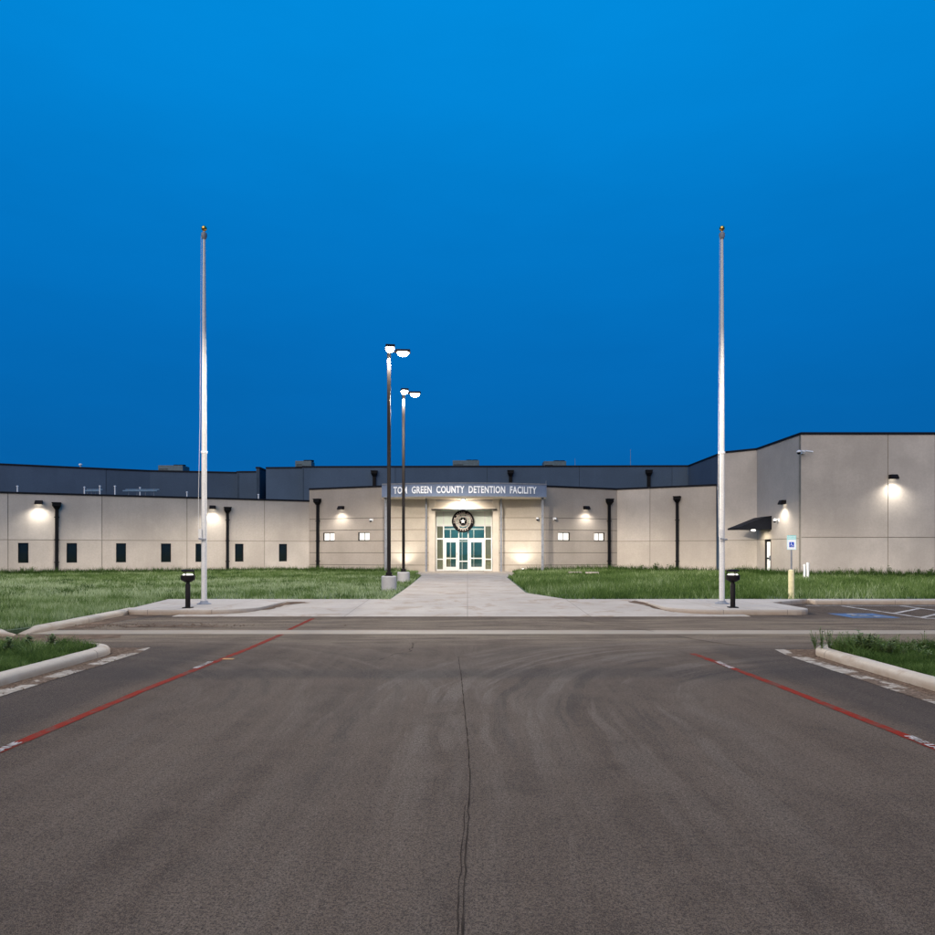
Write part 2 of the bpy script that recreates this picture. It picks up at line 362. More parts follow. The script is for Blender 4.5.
# left lawn kerb with its notch (drain cut) and the return to the left
kerb([(-45,12.75),(-10.2,12.95),(-8.8,13.05),(-8.52,13.12)], .18, tops=[1,1,1,.1])
kerb([(-8.42,13.35),(-8.35,13.8),(-8.42,15.2),(-8.52,17.2),(-8.62,18.2)], .18, tops=[.1,1,1,1,1])
def lawn(name, pts, z, m='soil'): return struct(MB().prism(pts, -.02, z).build(name, M[m]))
lawn('lawn_ground', [(-9.17,21.35),(-8.72,18.3),(-8.62,17.2),(-8.52,15.2),(-8.46,13.9),(-8.65,13.25),(-10.2,13.1),(-60,12.9),(-60,60),(-3.4,54),(-3.4,44.5),(-2.76,42.5),(-2.46,30),(-2.36,21.42),(-9.17,21.42)], .10)
lawn('lawn_ground', [(3.0,21.52),(60,21.52),(60,60),(3.1,54),(3.1,43.6),(2.21,39.5),(2.06,24.6)], .10)
# foreground planting islands
isl_L = [(-5.5,-9.0)] + [(-5.5,10.6)] + arc((-6.2,10.6),.7,0,90,6)[1:] + [(-11.5,11.3)]
kerb(isl_L, .17)
isl_R = [(11.5,11.2)] + [(6.0,11.2)] + arc((6.0,10.5),.7,90,180,6)[1:] + [(5.3,-9.0)]
kerb(isl_R, .17)
lawn('island_soil', [(-5.6,-9),(-5.6,10.6)] + arc((-6.2,10.6),.6,0,90,6)[1:] + [(-11.5,11.2),(-11.5,-9)][0:2], .09)
lawn('island_soil', [(5.4,-9),(11.5,-9),(11.5,11.1),(6.0,11.1)] + arc((6.0,10.5),.6,90,180,6)[1:], .09)
# gutter pans beside the islands, half under soil
def pan(x0,x1,y1,tip):
    mb = MB(); n = 60; s = 1 if x1>x0 else -1
    vs = []
    for i in range(n+1):
        y = -9 + (y1+9)*i/n; e = x0 + random.uniform(-.012,.012)
        vs += [(e,y,.006),(x1,y,.006)]
    fs = [(2*i,2*i+1,2*i+3,2*i+2) if s>0 else (2*i+1,2*i,2*i+2,2*i+3) for i in range(n)]
    mb.add(vs, fs); mb.add([(x0,y1,.006),(x1,y1,.006),(x1+s*1.3,tip,.006),(x0+s*.1,tip,.006)], [(0,1,2,3) if s>0 else (3,2,1,0)])
    return struct(mb.build('gutter_pan', M['pan']))
pan(-5.13,-5.52,10.9,11.55); pan(4.88,5.32,10.7,11.35)
def soil_patch(pts, z=.005):
    out=[]; n=len(pts)
    for i in range(n):
        (x0,y0),(x1,y1)=pts[i],pts[(i+1)%n]; k=max(2,int(math.hypot(x1-x0,y1-y0)/.12))
        out+=[(x0+(x1-x0)*j/k+random.uniform(-.035,.035), y0+(y1-y0)*j/k+random.uniform(-.035,.035)) for j in range(k)]
    return struct(MB().add([(x,y,z) for x,y in out],[tuple(range(len(out)))]).build('soil_strip',M['dirt']))
def drift(pts):
    out=[]; n=len(pts)
    for i in range(n):
        (x0,y0),(x1,y1)=pts[i],pts[(i+1)%n]; k=5
        out+=[(x0+(x1-x0)*j/k+random.uniform(-.03,.03), y0+(y1-y0)*j/k+random.uniform(-.03,.03)) for j in range(k)]
    return struct(MB().add([(x,y,zr(x,y)+.005) for x,y in out],[tuple(range(len(out)))]).build('soil_drift',M['dirt']))
drift([(-5.42,18.3),(-5.2,18.6),(-5.12,19.6),(-4.6,20.3),(-4.9,20.6),(-5.28,20.5),(-5.38,19.5)])
drift([(5.22,18.2),(5.16,20.3),(5.0,20.9),(4.7,20.6),(4.95,19.6),(5.02,18.8),(5.3,17.9)])
soil_patch([(-8.38,14.3),(-7.75,14.35),(-7.9,15.6),(-7.95,16.9),(-7.6,17.3),(-7.9,17.5),(-8.42,17.6)])
soil_patch([(-7.3,14.72),(-5.4,14.72),(-5.0,14.82),(-5.5,14.95),(-7.2,14.93)])
soil_patch([(-10.5,12.2),(-8.2,12.3),(-6.4,12.85),(-6.6,13.3),(-8.4,13.3),(-10.5,12.9)])
# crumbs of soil lying in the left bay and along the gutter
def crumbs(name, pts):
    mb = MB()
    for x,y,s in pts:
        k = random.randint(5,7); a0 = random.random()*6
        ring = [(x+s*random.uniform(.6,1)*math.cos(a0+6.283*i/k), y+s*random.uniform(.5,.9)*math.sin(a0+6.283*i/k), .004) for i in range(k)]
        mb.add(ring+[(x,y,.004+s*.45)], [(i,(i+1)%k,k) for i in range(k)])
    o = mb.build(name, M['dirt']); tag(o, 'scattered brown soil crumbs and pebbles on the asphalt edges', 'soil', kind='stuff'); return o
pts = [(random.gauss(-7.2,1.3), random.gauss(15.0,.18), random.uniform(.01,.045)) for _ in range(260)]
pts += [(random.choice((-1,1))*random.uniform(5.1,5.45), random.uniform(3,11.2), random.uniform(.006,.03)) for _ in range(500)]
pts += [(random.gauss(-5.2,.35), random.gauss(19.9,.35), random.uniform(.01,.04)) for _ in range(0)]
pts += [(random.uniform(-3.5,3.5), random.uniform(3,13), random.uniform(.003,.008)) for _ in range(120)]
crumbs('soil_crumbs', pts)

# painted fire-lane lines
def ribbon(name, pts, w, z, m, jit=0):
    vs = []; P = [Vector((*p,0)) for p in pts]; Q = [P[0]]
    for i in range(len(P)-1):
        k = max(1,int((P[i+1]-P[i]).length/.15)); Q += [P[i].lerp(P[i+1], j/k) for j in range(1,k+1)]
    for i,p in enumerate(Q):
        d = (Q[min(i+1,len(Q)-1)]-Q[max(i-1,0)]).normalized(); s = Vector((-d.y,d.x,0))
        a = random.uniform(-jit,jit); b = random.uniform(-jit,jit)
        vs += [p - s*(w/2+a) + Vector((0,0,z)), p + s*(w/2+b) + Vector((0,0,z))]
    fs = [(2*i,2*i+2,2*i+3,2*i+1) for i in range(len(Q)-1)]
    return struct(MB().add(vs,fs).build(name, m))
ribbon('red_fire_lane_line', [(-3.78,.5),(-3.74,5.6),(-3.72,8.0),(-3.66,9.6),(-3.58,11.5),(-3.56,13.4)], .105, .004, M['red'], .005)
ribbon('red_fire_lane_line', [(-3.62,14.2),(-3.66,16.6)], .10, .004, M['red'], .006)
ribbon('red_fire_lane_line', [(3.88,.5),(3.80,5.7),(3.69,8.3),(3.60,9.8),(3.50,10.9)], .105, .004, M['red'], .005)
for x,y,flip in ((-3.70,9.8,1),(-3.745,5.55,1),(3.60,9.8,-1),(3.80,5.75,-1)):
    vs, fs = text_mesh('FIRE LANE', .1, .0005, .004)
    xs = [v[0] for v in vs]; w = max(xs)-min(xs); mb = MB()
    out = []
    for a,b,c in vs:
        u = (a-min(xs)-w/2)/w*.56; vv = (b-.036)*1.0
        out.append((x - vv*flip, y + u*flip, .009+c)) 
    mb.add(out, fs); struct(mb.build('fire_lane_lettering', M['wpaint']))
struct(MB().box((-3.62,10.32,.002),(-3.46,10.40,.007)).build('survey_paint_mark', simple('orange_paint_mark',(.42,.22,.06),.8)))
# seam in the middle of the drive
def jag(p, step, amp):
    out=[]
    for a,b in zip(p[:-1],p[1:]):
        n=max(1,int(math.dist(a,b)/step)); out += [(a[0]+(b[0]-a[0])*q/n+random.gauss(0,amp), a[1]+(b[1]-a[1])*q/n) for q in range(n)]
    return out+[p[-1]]
ribbon('road_crack', jag([(.0,-3),(-.02,2.9),(-.005,3.9),(.02,4.9),(.005,5.8),(-.04,7.4),(-.08,9.0),(-.14,10.6)],.10,.003), .008, .003, M['crack'], .004)
ribbon('road_crack', jag([(-.035,1.5),(-.045,3.2),(-.015,4.4)],.10,.003), .005, .0032, M['crack'], .002)
ribbon('road_crack', [(2.3,16.9),(2.9,15.3),(3.7,13.9)], .02, .006, M['crack'], .008)
ribbon('road_crack', [(3.8,13.4),(4.3,12.2),(4.7,11.6)], .02, .006, M['crack'], .008)
ribbon('road_crack', jag([(-1.3,10.3),(-1.1,10.9),(-.9,11.2),(-.95,12.2)],.1,.02), .012, .003, M['crack'], .008)
# accessible bay markings
W = lambda a,b,w=.11: ribbon('parking_line', [a,b], w, .004, M['wpaint'], .004)
W((10.9,16.66),(10.9,20.35)); W((12.62,16.72),(12.62,20.4)); W((10.85,16.6),(18,16.6)); W((9.9,20.5),(18,20.5))
W((11.0,18.0),(12.5,19.4)); W((11.0,16.9),(12.5,18.3))
struct(MB().add([(9.2,16.7,.004),(10.35,16.7,.004),(10.35,17.9,.004),(9.2,17.9,.004)], [(0,1,2,3)]).build('accessible_bay_square', M['blue']))
def wheelchair(mb, f):      # symbol drawn in a unit square, f maps (u,v)->point
    def stroke(pts, w):
        P = [Vector(p) for p in pts]
        for i in range(len(P)-1):
            d = (P[i+1]-P[i]).normalized(); s = Vector((-d.y,d.x))*w/2; e = d*w*.3
            mb.add([f(*(P[i]-s-e)), f(*(P[i+1]-s+e)), f(*(P[i+1]+s+e)), f(*(P[i]+s-e))], [(0,1,2,3)])
    stroke([(.40,.74),(.43,.42),(.66,.42),(.76,.16),(.84,.19)], .11)
    stroke([(.41,.60),(.62,.60)], .07)
    stroke([(.5+ -.08+.23*math.cos(math.radians(a)), .34+.23*math.sin(math.radians(a))) for a in range(120,345,15)], .07)
    mb.add([f(.39+.075*math.cos(a*.5236), .85+.075*math.sin(a*.5236)) for a in range(12)], [tuple(range(12))])
mb = MB(); wheelchair(mb, lambda u,v: (9.24+u*1.07, 16.74+v*1.12, .0085)); struct(mb.build('accessible_bay_symbol', M['wpaint']))

# ------------------------------------------------------------------ the building
B = empty('detention_building', (0,52,0), 'long low tan building with slate rear walls and a curved metal entrance band', 'building')
CAPN = 0
JOINT = {M[k].name: simple(k+'_panel_joint', tuple(x*f for x in c), .95, 0, .1, 3, spec=.1) for k,c,f in (('tan',(.43,.385,.315),.55),('greytan',(.34,.305,.26),.38),('stone',(.47,.40,.30),.42),('slate',(.07,.1,.14),.6))}
def frame_of(p0, p1):       # local (x along wall, y outward, z up); outward = toward the car park
    d = Vector((p1[0]-p0[0], p1[1]-p0[1], 0)); L = d.length; d.normalize(); n = Vector((d.y,-d.x,0))
    return (lambda x,y,z: Vector((p0[0],p0[1],0)) + d*x + n*y + Vector((0,0,z))), L, math.atan2(d.y,d.x)
def wall(p0, p1, z0, z1, m, jx=(), jz=(), openings=(), thick=.28, name='wall', gap=.045, cap=True, capname='parapet_cap'):
    global CAPN; CAPN += 1
    fr, L, ang = frame_of(p0,p1)
    xs = sorted(set([0,L]+[x for x in jx if 0<x<L]+[a for o in openings for a in (o[0],o[1])]))
    zs = sorted(set([z0,z1]+[z for z in jz if z0<z<z1]+[a for o in openings for a in (o[2],o[3])]))
    mb = MB()
    for i in range(len(xs)-1):
        for j in range(len(zs)-1):
            a,b,c,d = xs[i],xs[i+1],zs[j],zs[j+1]; cx,cz = (a+b)/2,(c+d)/2
            if any(o[0]<cx<o[1] and o[2]<cz<o[3] for o in openings): continue
            g = gap/2
            A = a+g if a in jx else a; Bx = b-g if b in jx else b; Cz = c+g if c in jz else c; D = d-g if d in jz else d
            mb.box((A,-.022,Cz),(Bx,0,D),fr,2 if (sum(A>q for q in jx)*7+sum(Cz>q for q in jz)*3+int(L))%5 in (0,3) else 0)
            mb.box((a,-thick,c),(b,-.022,d),fr,1)
    w = mb.build(name, [m, JOINT[m.name], {'tan_precast_panel':M['tan2'],'slate_precast_panel':M['slate2']}.get(m.name, m)], B)
    if cap:
        MB().box((-.02,-thick-.04,z1+.001),(L+.02,.05,z1+.115+.003*(CAPN%9)),fr).build(capname, M['cap'], B, bevel=.008)
    return fr, L, ang
def small_window(fr, x0,x1,z0,z1, pane, framemat, depth=.12, mullion=False):
    w = .05; mb = MB()
    mb.box((x0,-depth-.04,z0),(x0+w,-depth+.03,z1),fr).box((x1-w,-depth-.04,z0),(x1,-depth+.03,z1),fr)
    mb.box((x0+w,-depth-.04,z0),(x1-w,-depth+.03,z0+w),fr).box((x0+w,-depth-.04,z1-w),(x1-w,-depth+.03,z1),fr)
    win = mb.build('window', framemat, B)
    MB().box((x0+w,-depth-.03,z0+w),(x1-w,-depth-.01,z1-w),fr).build('pane', pane, win)
    MB().box((x0-.04,-.10,z0-.05),(x1+.04,.035,z0-.001),fr).build('sill', M['cap'] if pane is M['darkglass'] else framemat, win) if False else None
    if mullion: MB().box(((x0+x1)/2-.02,-depth-.02,z0+w),((x0+x1)/2+.02,-depth+.015,z1-w),fr).build('mullion', framemat, win)
    return win
def downspout(fr, x, ztop, zbot=.12, w=.2):
    mb = MB().box((x-w/2,.03,zbot),(x+w/2,.17,ztop-.45),fr)
    d = mb.build('downspout', M['black'], B, bevel=.01)
    h = MB(); a=.24
    vs = [(x-w/2,.02,ztop-.45),(x+w/2,.02,ztop-.45),(x+w/2,.2,ztop-.45),(x-w/2,.2,ztop-.45),(x-a,.0,ztop-.22),(x+a,.0,ztop-.22),(x+a,.34,ztop-.22),(x-a,.34,ztop-.22)]
    h.add([fr(*v) for v in vs], [(0,3,2,1),(4,5,6,7),(0,1,5,4),(1,2,6,5),(2,3,7,6),(3,0,4,7)])
    h.box((x-a,.002,ztop-.22),(x+a,.34,ztop),fr); h.box((x-a-.025,.001,ztop-.05),(x+a+.025,.365,ztop+.02),fr)
    h.build('leader_head', M['black'], d)
    for z in (np.arange(zbot+.7, ztop-.6, 1.5) if ztop-zbot > 2.6 else ()): MB().box((x-w/2-.05,.0,z),(x+w/2+.05,.185,z+.05),fr).build('strap', M['black'], d)


# left wing
pL0, pL1 = (at(0,45.2)-22.0, 45.2-22.0*7.8/18.3), (at(310,53), 53.0)
kx = lambda px: hit(px, pL0, pL1)
JZ = 2.33
wins = [(kx(a),kx(b),.82,2.13) for a,b in ((-31,-21),(18,28.5),(66.5,77),(116,126),(161,171),(195.5,205),(235,243.5),(279,287))]
jl = [kx(x) for x in (-90,8,102,187,264.5)]
frL,LL,angL = wall(pL0,pL1,-.02,5.33,M['tan'],jl,[JZ],wins)
for w in wins: small_window(frL,*w,M['darkglass'],M['black'])
downspout(frL,kx(57),4.8); downspout(frL,kx(227.5),4.76)
# stone block left of the entrance
pB0, pB1 = (at(309.5,53),52.95), (at(384.5,50.5),50.5)
jb = [4.0,3.14,2.33,1.47,.58]
kb = lambda px: hit(px,pB0,pB1)
wb = [(kb(323),kb(334.5),2.36,2.97),(kb(358),kb(369.5),2.36,2.97)]
frB,LB,angB = wall(pB0,pB1,-.02,6.22,M['greytan'],[],jb,wb)
for w in wb: small_window(frB,*w,M['litwin'],M['black'],.14,True)
downspout(frB,kb(318.5),5.5)
# stone block right of the entrance
pC0, pC1 = (at(544.5,50.5),50.5), (at(617,53),52.95)
kc = lambda px: hit(px,pC0,pC1)
wc = [(kc(558),kc(570),2.36,2.97),(kc(594),kc(604.8),2.36,2.97)]
frC,LC,angC = wall(pC0,pC1,-.02,6.22,M['greytan'],[],jb,wc)
for w in wc: small_window(frC,*w,M['litwin'],M['black'],.14,True)
downspout(frC,kc(608.5),5.5)
# side returns of the low block against the left wing
wall((pB0[0],58),(pB0[0]+.001,53.25),5.0,6.22,M['greytan'],name='wall')
# right link wall
pD0, pD1 = (at(617,53),52.96), (17.62,49.6)
kd = lambda px: hit(px,pD0,pD1)
frD,LD,angD = wall(pD0,pD1,-.02,6.22,M['tan'],[kd(650+0),],[JZ])
downspout(frD,kd(677.5),5.55)
# tall block: corner face, side wall with the door, front wall
wall((17.66,48.42),(19.35,46.8),-.02,8.35,M['tan'],[],[JZ])
XS = 19.35
frS,LS,angS = wall((XS,46.78),(XS,40.604),-.02,8.35,M['tan'],[],[JZ],[(46.78-45.6,46.78-44.62,.05,2.36)])
frR,LR,angR = wall((XS-.002,40.6),(48,40.6),-.02,8.35,M['tan'],[at(888,40.6)-XS, at(933.5,40.6)-XS+.1, 12.5],[2.39])
# slate rear volumes
SZ = 8.35
wall((17.655,56.0),(17.655,48.42),-.02,SZ,M['slate'],[],[])
for a,b in (((at(304,56.6),56.6),(17.65,56.0)), ((at(266,57.3),57.3),(at(304,57.3),57.1)), ((at(239.5,60.2),60.2),(at(266,60.2),60.1)), ((-62,49.5),(at(0,54.9),54.9)), ((at(0,54.9),54.9),(at(150,59.5),59.5)), ((at(150,59.5),59.5),(at(239.5,60.9),60.9))):
    L_ = math.hypot(b[0]-a[0],b[1]-a[1])
    wall(a,b,0,SZ,M['slate'],[x for x in np.arange(7.4,L_-1,7.4)],[])
for (xa,ya0,ya1) in ((at(304,57.1),57.1,56.6),(at(266,60.1),60.1,57.3),(at(239.5,60.9),60.9,60.2)):
    wall((xa,ya0),(xa+.001,ya1),0,SZ,M['slate'],[],[])
frT,_,_ = frame_of((at(304,56.6),56.6),(17.65,56.0))
kt = lambda px: hit(px,(at(304,56.6),56.6),(17.65,56.0))
for px in (374.5,510.5,648.5): downspout(frT,kt(px),8.05,5.6,.26)
# roofs
rf = MB()
rf.prism([(pL0[0],pL0[1]+.3),(pL1[0],pL1[1]+.3),(pL1[0],60),(pL0[0],48)],4.85,4.95)
rf.prism([(pB0[0]+.1,53.3),(-5.9,50.9),(5.5,50.9),(pC1[0],53.3),(17.3,50.1),(17.3,56.0),(pB0[0]+.1,56.3)],5.7,5.8)
rf.prism([(19.6,40.9),(48,40.9),(48,80),(18,80),(18,48.7),(19.6,47)],7.7,7.8)
rf.prism([(-62,50),(at(0,55.2),55.2),(at(150,59.8),59.8),(-19.6,61.2),(-12.8,57.3),(17.5,56.4),(17.9,80),(-62,80)],7.7,7.8)
rf.build('roof', M['rtu'], B)

# entrance ------------------------------------------------------------
EX0, EX1, EY = -2.33, 1.83, 51.8
YW = 50.5
wall((-5.98,YW),(-2.78,YW),.0,5.32,M['stone'],[],jb,name='wall',cap=False)
wall((2.28,YW),(5.52,YW),.0,5.32,M['stone'],[],jb,name='wall',cap=False)
MB().box((-2.78,YW-.12,0),(EX0-.002,EY+.1,5.31)).build('pilaster', M['soffit'], B, bevel=.01)
MB().box((EX1+.002,YW-.12,0),(2.28,EY+.1,5.31)).build('pilaster', M['soffit'], B, bevel=.01)
MB().box((-6.2,YW+.02,5.3),(5.7,YW+.3,6.15)).build('header_wall', M['stone'], B)
# lobby seen through the glass
lob = MB(); lob.box((EX0-3,55.85,.1),(EX1+3,55.95,3.57)); lob.build('lobby_wall', M['teal'], B)
MB().box((EX0-3,55.85,3.571),(EX1+3,55.95,4.9)).build('lobby_bulkhead', M['palegreen'], B)
for a,b in (((EX0-3.2,EY+.4,.1),(EX0-3,55.84,4.9)),((EX1+3,EY+.4,.1),(EX1+3.2,55.84,4.9)),((EX0-3,EY+.35,.1),(EX0-.1,EY+.5,4.9)),((EX1+.1,EY+.35,.1),(EX1+3,EY+.5,4.9))):
    MB().box(a,b).build('lobby_side_wall', M['olive'], B)
MB().box((EX0-3,EY+.1,4.9),(EX1+3,55.95,5.0)).build('lobby_ceiling', M['palegreen'], B)
MB().box((EX0-3,EY-.1,.02),(EX1+3,55.84,.125)).build('lobby_floor', M['lobbyfloor'], B)
MB().box((EX0-3,55.76,.13),(-1.95,55.84,3.55)).build('lobby_panel', M['olive'], B); MB().box((1.52,55.76,.13),(EX1+3,55.84,3.55)).build('lobby_panel', M['olive'], B)
# inner vestibule doors and a notice board inside
iv = MB()
for x in (-2.25,-1.35,-.45,.45,1.3): iv.box((x,54.2,.13),(x+.07,54.3,3.3))
iv.box((-2.25,54.2,2.3),(1.37,54.3,2.4)); iv.box((-2.25,54.2,3.25),(1.37,54.3,3.35))
iv.build('inner_door_frame', M['alu'], B)
MB().box((-2.1,53.2,.13),(-1.3,53.25,1.15)).build('reception_counter', M['olive'], B)
lamp('AREA','lobby_lamp',(-.2,54.0,4.85),B,420,(1,.97,.92),2.2)
# hood over the doors
hd = MB(); hy0, hy1 = 50.15, 51.75
vs = [(-2.30,50.95,5.28),(1.82,50.95,5.28),(2.02,hy0,4.62),(-2.5,hy0,4.62),(-2.30,hy1,5.28),(1.82,hy1,5.28),(1.82,hy1,4.62),(-2.32,hy1,4.62)]
hd.add(vs, [(3,2,1,0),(0,1,5,4),(3,7,6,2),(2,6,5,1),(0,4,7,3)]); hd.build('entrance_hood', M['soffit'], B)
MB().box((-2.6,hy0-.04,4.53),(2.12,hy0+.05,4.618)).build('hood_trim', M['cap'], B)
# storefront: frames, panes, two doors
def X(px): return at(px,EY)
def Zt(py): return zt(py,EY)
zT, z1_, z2_, zB = 4.58, Zt(526.3), Zt(539.6), .13
fw = .085
MB().box((EX0,EY-.06,zT-.09),(EX1,EY+.07,zT)).build('storefront_head', M['alu'], B)
fm = MB()
vx = [EX0, X(443), X(458.2), X(467.6), X(484.2), EX1-fw]
for x in (vx[0],vx[5]): fm.box((x,EY-.055,zB),(x+fw,EY+.065,zT-.091))
for x in (vx[1],vx[4]): fm.box((x,EY-.05,zB),(x+fw,EY+.06,zT-.091))
for x in (vx[2],vx[3]): fm.box((x,EY-.045,zB),(x+fw,EY+.055,z1_))
for z in (z1_,z2_): fm.box((EX0+.01,EY-.04,z),(EX1-.01,EY+.05,z+.11))
for a,b in ((vx[0],vx[1]),(vx[4],vx[5])):
    fm.box((a+.02,EY-.038,zB),(b,EY+.045,zB+.12)); fm.box((a+.02,EY-.038,.95),(b,EY+.045,1.03))
fm.box((vx[2]+.02,EY-.038,zB),(vx[3],EY+.045,zB+.12)); fm.box((vx[2]+.02,EY-.038,.80),(vx[3],EY+.045,.88))
fm.build('storefront_frame', M['alu'], B)
MB().box((EX0+.03,EY-.005,zB+.05),(vx[1],EY+.005,z1_+.05)).build('storefront_glass', M['glass'], B)
MB().box((vx[4]+.03,EY-.005,zB+.05),(EX1-.03,EY+.005,z1_+.05)).build('storefront_glass', M['glass'], B)
MB().box((vx[1]+.03,EY-.0045,z2_+.03),(vx[4]+.03,EY+.0045,z1_+.05)).build('storefront_glass', M['glass'], B)
MB().box((vx[2]+.03,EY-.004,zB+.05),(vx[3]+.03,EY+.004,z2_+.03)).build('storefront_glass', M['glass'], B)
for a,b in ((EX0+fw,vx[1]),(vx[1]+fw,vx[4]),(vx[4]+fw,EX1-fw)):
    MB().box((a,EY-.01,z1_+.11),(b,EY+.01,zT-.09)).build('spandrel_panel', M['palegreen'], B)
for a,b in ((EX0+.02,vx[1]+.03),(vx[4]+.05,EX1-.02)): MB().box((a,EY+.12,zB),(b,EY+.14,3.5)).build('window_blind', M['olive'], B)
for x0,x1,hs in ((vx[1]+fw+.006,vx[2]-.006,1),(vx[3]+fw+.006,vx[4]-.006,-1)):
    s = .16; yy0,yy1 = EY-.035,EY+.02; d = MB()
    d.box((x0,yy0,zB+.02),(x0+s,yy1,z2_-.01)).box((x1-s,yy0,zB+.02),(x1,yy1,z2_-.01))
    d.box((x0+s,yy0,zB+.02),(x1-s,yy1,zB+.3)).box((x0+s,yy0,z2_-.2),(x1-s,yy1,z2_-.01))
    dr = d.build('door', M['alu'], B)
    MB().box((x0+s,EY-.012,zB+.3),(x1-s,EY-.004,z2_-.2)).build('pane', M['glass'], dr)
    hx = x1-s/2 if hs>0 else x0+s/2
    MB().tube([(hx,yy0,.95),(hx,yy0-.07,.95),(hx,yy0-.07,1.45),(hx,yy0,1.45)],.014,8).build('handle', M['black'], dr)
    MB().box((x0+s,EY-.03,1.02),(x1-s,EY+.01,1.10)).build('push_bar', M['alu'], dr)
# canopy: curved metal fascia, roof deck and soffit
cxm, hw, ysag = -.23, 5.72, .95
Rr = (hw*hw+ysag*ysag)/(2*ysag); yc = 47.65+Rr
def fy(x): return yc - math.sqrt(Rr*Rr-(x-cxm)**2)
NX = 36; xs = [cxm-hw+2*hw*i/NX for i in range(NX+1)]
z0c,z1c = 5.32, 6.24
outer = [(x,fy(x)) for x in xs]; inner = [(x,fy(x)+.12) for x in xs][::-1]
MB().prism(outer+inner, z0c, z1c).build('canopy_fascia', M['fascia'], B, smooth=True)
MB().prism([(x,fy(x)+.121) for x in xs]+[(cxm+hw,YW+.25),(cxm-hw,YW+.25)], 5.33, 5.50).build('canopy_soffit', M['soffit'], B)
MB().prism([(x,fy(x)+.10) for x in xs]+[(cxm+hw,YW+.25),(cxm-hw,YW+.25)], z1c+.001, z1c+.05).build('canopy_roof', M['cap'], B)
lip = MB()
lip.prism([(x,fy(x)-.03) for x in xs]+[(x,fy(x)) for x in xs][::-1], z1c-.06, z1c+.03); lip.prism([(x,fy(x)-.03) for x in xs]+[(x,fy(x)) for x in xs][::-1], z0c-.02, z0c+.05)
lip.build('fascia_edge_trim', M['pipe_grey'], B, smooth=True)
# panel seams in the fascia are thin proud battens
# columns
for x,y,w in ((-5.72,49.0,.17),(5.25,49.0,.17),(-2.93,49.6,.13),(2.38,49.6,.13)):
    MB().box((x-w/2,y-w/2,.13),(x+w/2,y+w/2,5.325)).build('column', M['pipe_grey'], B, bevel=.01)
# sign letters bent along the fascia
vs, fs = text_mesh('TOM  GREEN  COUNTY  DETENTION  FACILITY', .56, .03, .015, 1.08)
x0_,x1_ = min(v[0] for v in vs), max(v[0] for v in vs)
XA, XB = at(393,48.0), at(537,48.0); out = []
hmax = max(v[1] for v in vs)
for a,b,c in vs:
    x = XA + (a-x0_)/(x1_-x0_)*(XB-XA); out.append((x, fy(x)-.05-c, 5.56 + b/hmax*.47))
MB().add(out, fs).build('sign_lettering', M['letter'], B)
# canopy light
CL = empty('canopy_lamp', (-.3,49.6,5.32), 'lit lamp under the curved canopy directly above the entrance doors', 'lamp')
MB().lathe([(.16,5.32),(.16,5.25),(.12,5.22)],(-.3,49.6)).build('lamp_housing', M['pipe_grey'], CL)
MB().lathe([(.115,5.219),(.10,5.17),(.05,5.14)],(-.3,49.6)).build('lamp_lens', M['lens'], CL)
lamp('SPOT','canopy_light',(-.3,49.55,5.1),CL,520,(1,.95,.86),.08,(math.radians(30),0,0),176,.5)

# emblem on the glass above the doors
EC = (-.33, 51.45, zt(521.3,51.45))
E = empty('emblem', (EC[0],EC[1],EC[2]-.82), 'round dark metal emblem with a star in the middle hung above the glass doors', 'emblem')
def ring(r0,r1,y0,y1,m,name,n=56,seg=None):
    mb = MB(); vs=[]; 
    for i in range(n):
        a = 2*math.pi*i/n; c,s = math.cos(a),math.sin(a)
        for r,y in ((r0,y0),(r1,y0),(r1,y1),(r0,y1)): vs.append((EC[0]+r*c, y, EC[2]+r*s))
    fs=[]
    for i in range(n):
        j=(i+1)%n
        for k in range(4): fs.append((4*i+k,4*j+k,4*j+(k+1)%4,4*i+(k+1)%4))
    return mb.add(vs,fs).build(name, m, E)
ring(.74,.82,51.36,51.46,M['emdark'],'outer_ring'); ring(.70,.739,51.40,51.44,M['emdark'],'rim_ring')
ring(.52,.584,51.38,51.46,M['emtan'],'inner_ring'); ring(.585,.699,51.43,51.45,M['emdark'],'letter_band')
ring(.33,.41,51.40,51.44,M['emtan'],'wreath_ring'); ring(.0001,.27,51.40,51.46,M['emdark'],'star_disc')
sp = MB()
for a in range(0,360,45):
    c,s = math.cos(math.radians(a+22)),math.sin(math.radians(a+22))
    sp.tube([(EC[0]+.26*c,51.44,EC[2]+.26*s),(EC[0]+.72*c,51.44,EC[2]+.72*s)],.02,6)
sp.build('spoke', M['emdark'], E)
st = []
for i in range(10):
    r = .21 if i%2==0 else .085; a = math.radians(90+36*i); st.append((EC[0]+r*math.cos(a),EC[2]+r*math.sin(a)))
MB().add([(x,51.36,z) for x,z in st]+[(x,51.399,z) for x,z in st], [tuple(range(10))]+[(i,i+10,(i+1)%10+10,(i+1)%10) for i in range(10)]).build('star', M['letter'], E)
def arc_text(body, r, a_mid, span, size, inv=False):
    mb = MB(); n = len(body)
    for i,ch in enumerate(body):
        if ch==' ': continue
        vs,fs = text_mesh(ch, size, .006, .008); w = max(v[0] for v in vs)
        a = a_mid + (span*(.5-(i+.5)/n))*(1 if not inv else -1); ar = math.radians(a)
        th = ar-math.pi/2 if not inv else ar+math.pi/2
        out=[]
        for x,y,z in vs:
            u,v = x-w/2, y-size*.35
            out.append((EC[0]+r*math.cos(ar)+u*math.cos(th)-v*math.sin(th), 51.425-z, EC[2]+r*math.sin(ar)+u*math.sin(th)+v*math.cos(th)))
        mb.add(out,fs)
    return mb
a = arc_text('TOM GREEN COUNTY', .65, 90, 210, .17); b = arc_text('TEXAS', .65, 270, 75, .17, True)
a.add(b.v, b.f).build('emblem_lettering', M['emtan'], E)
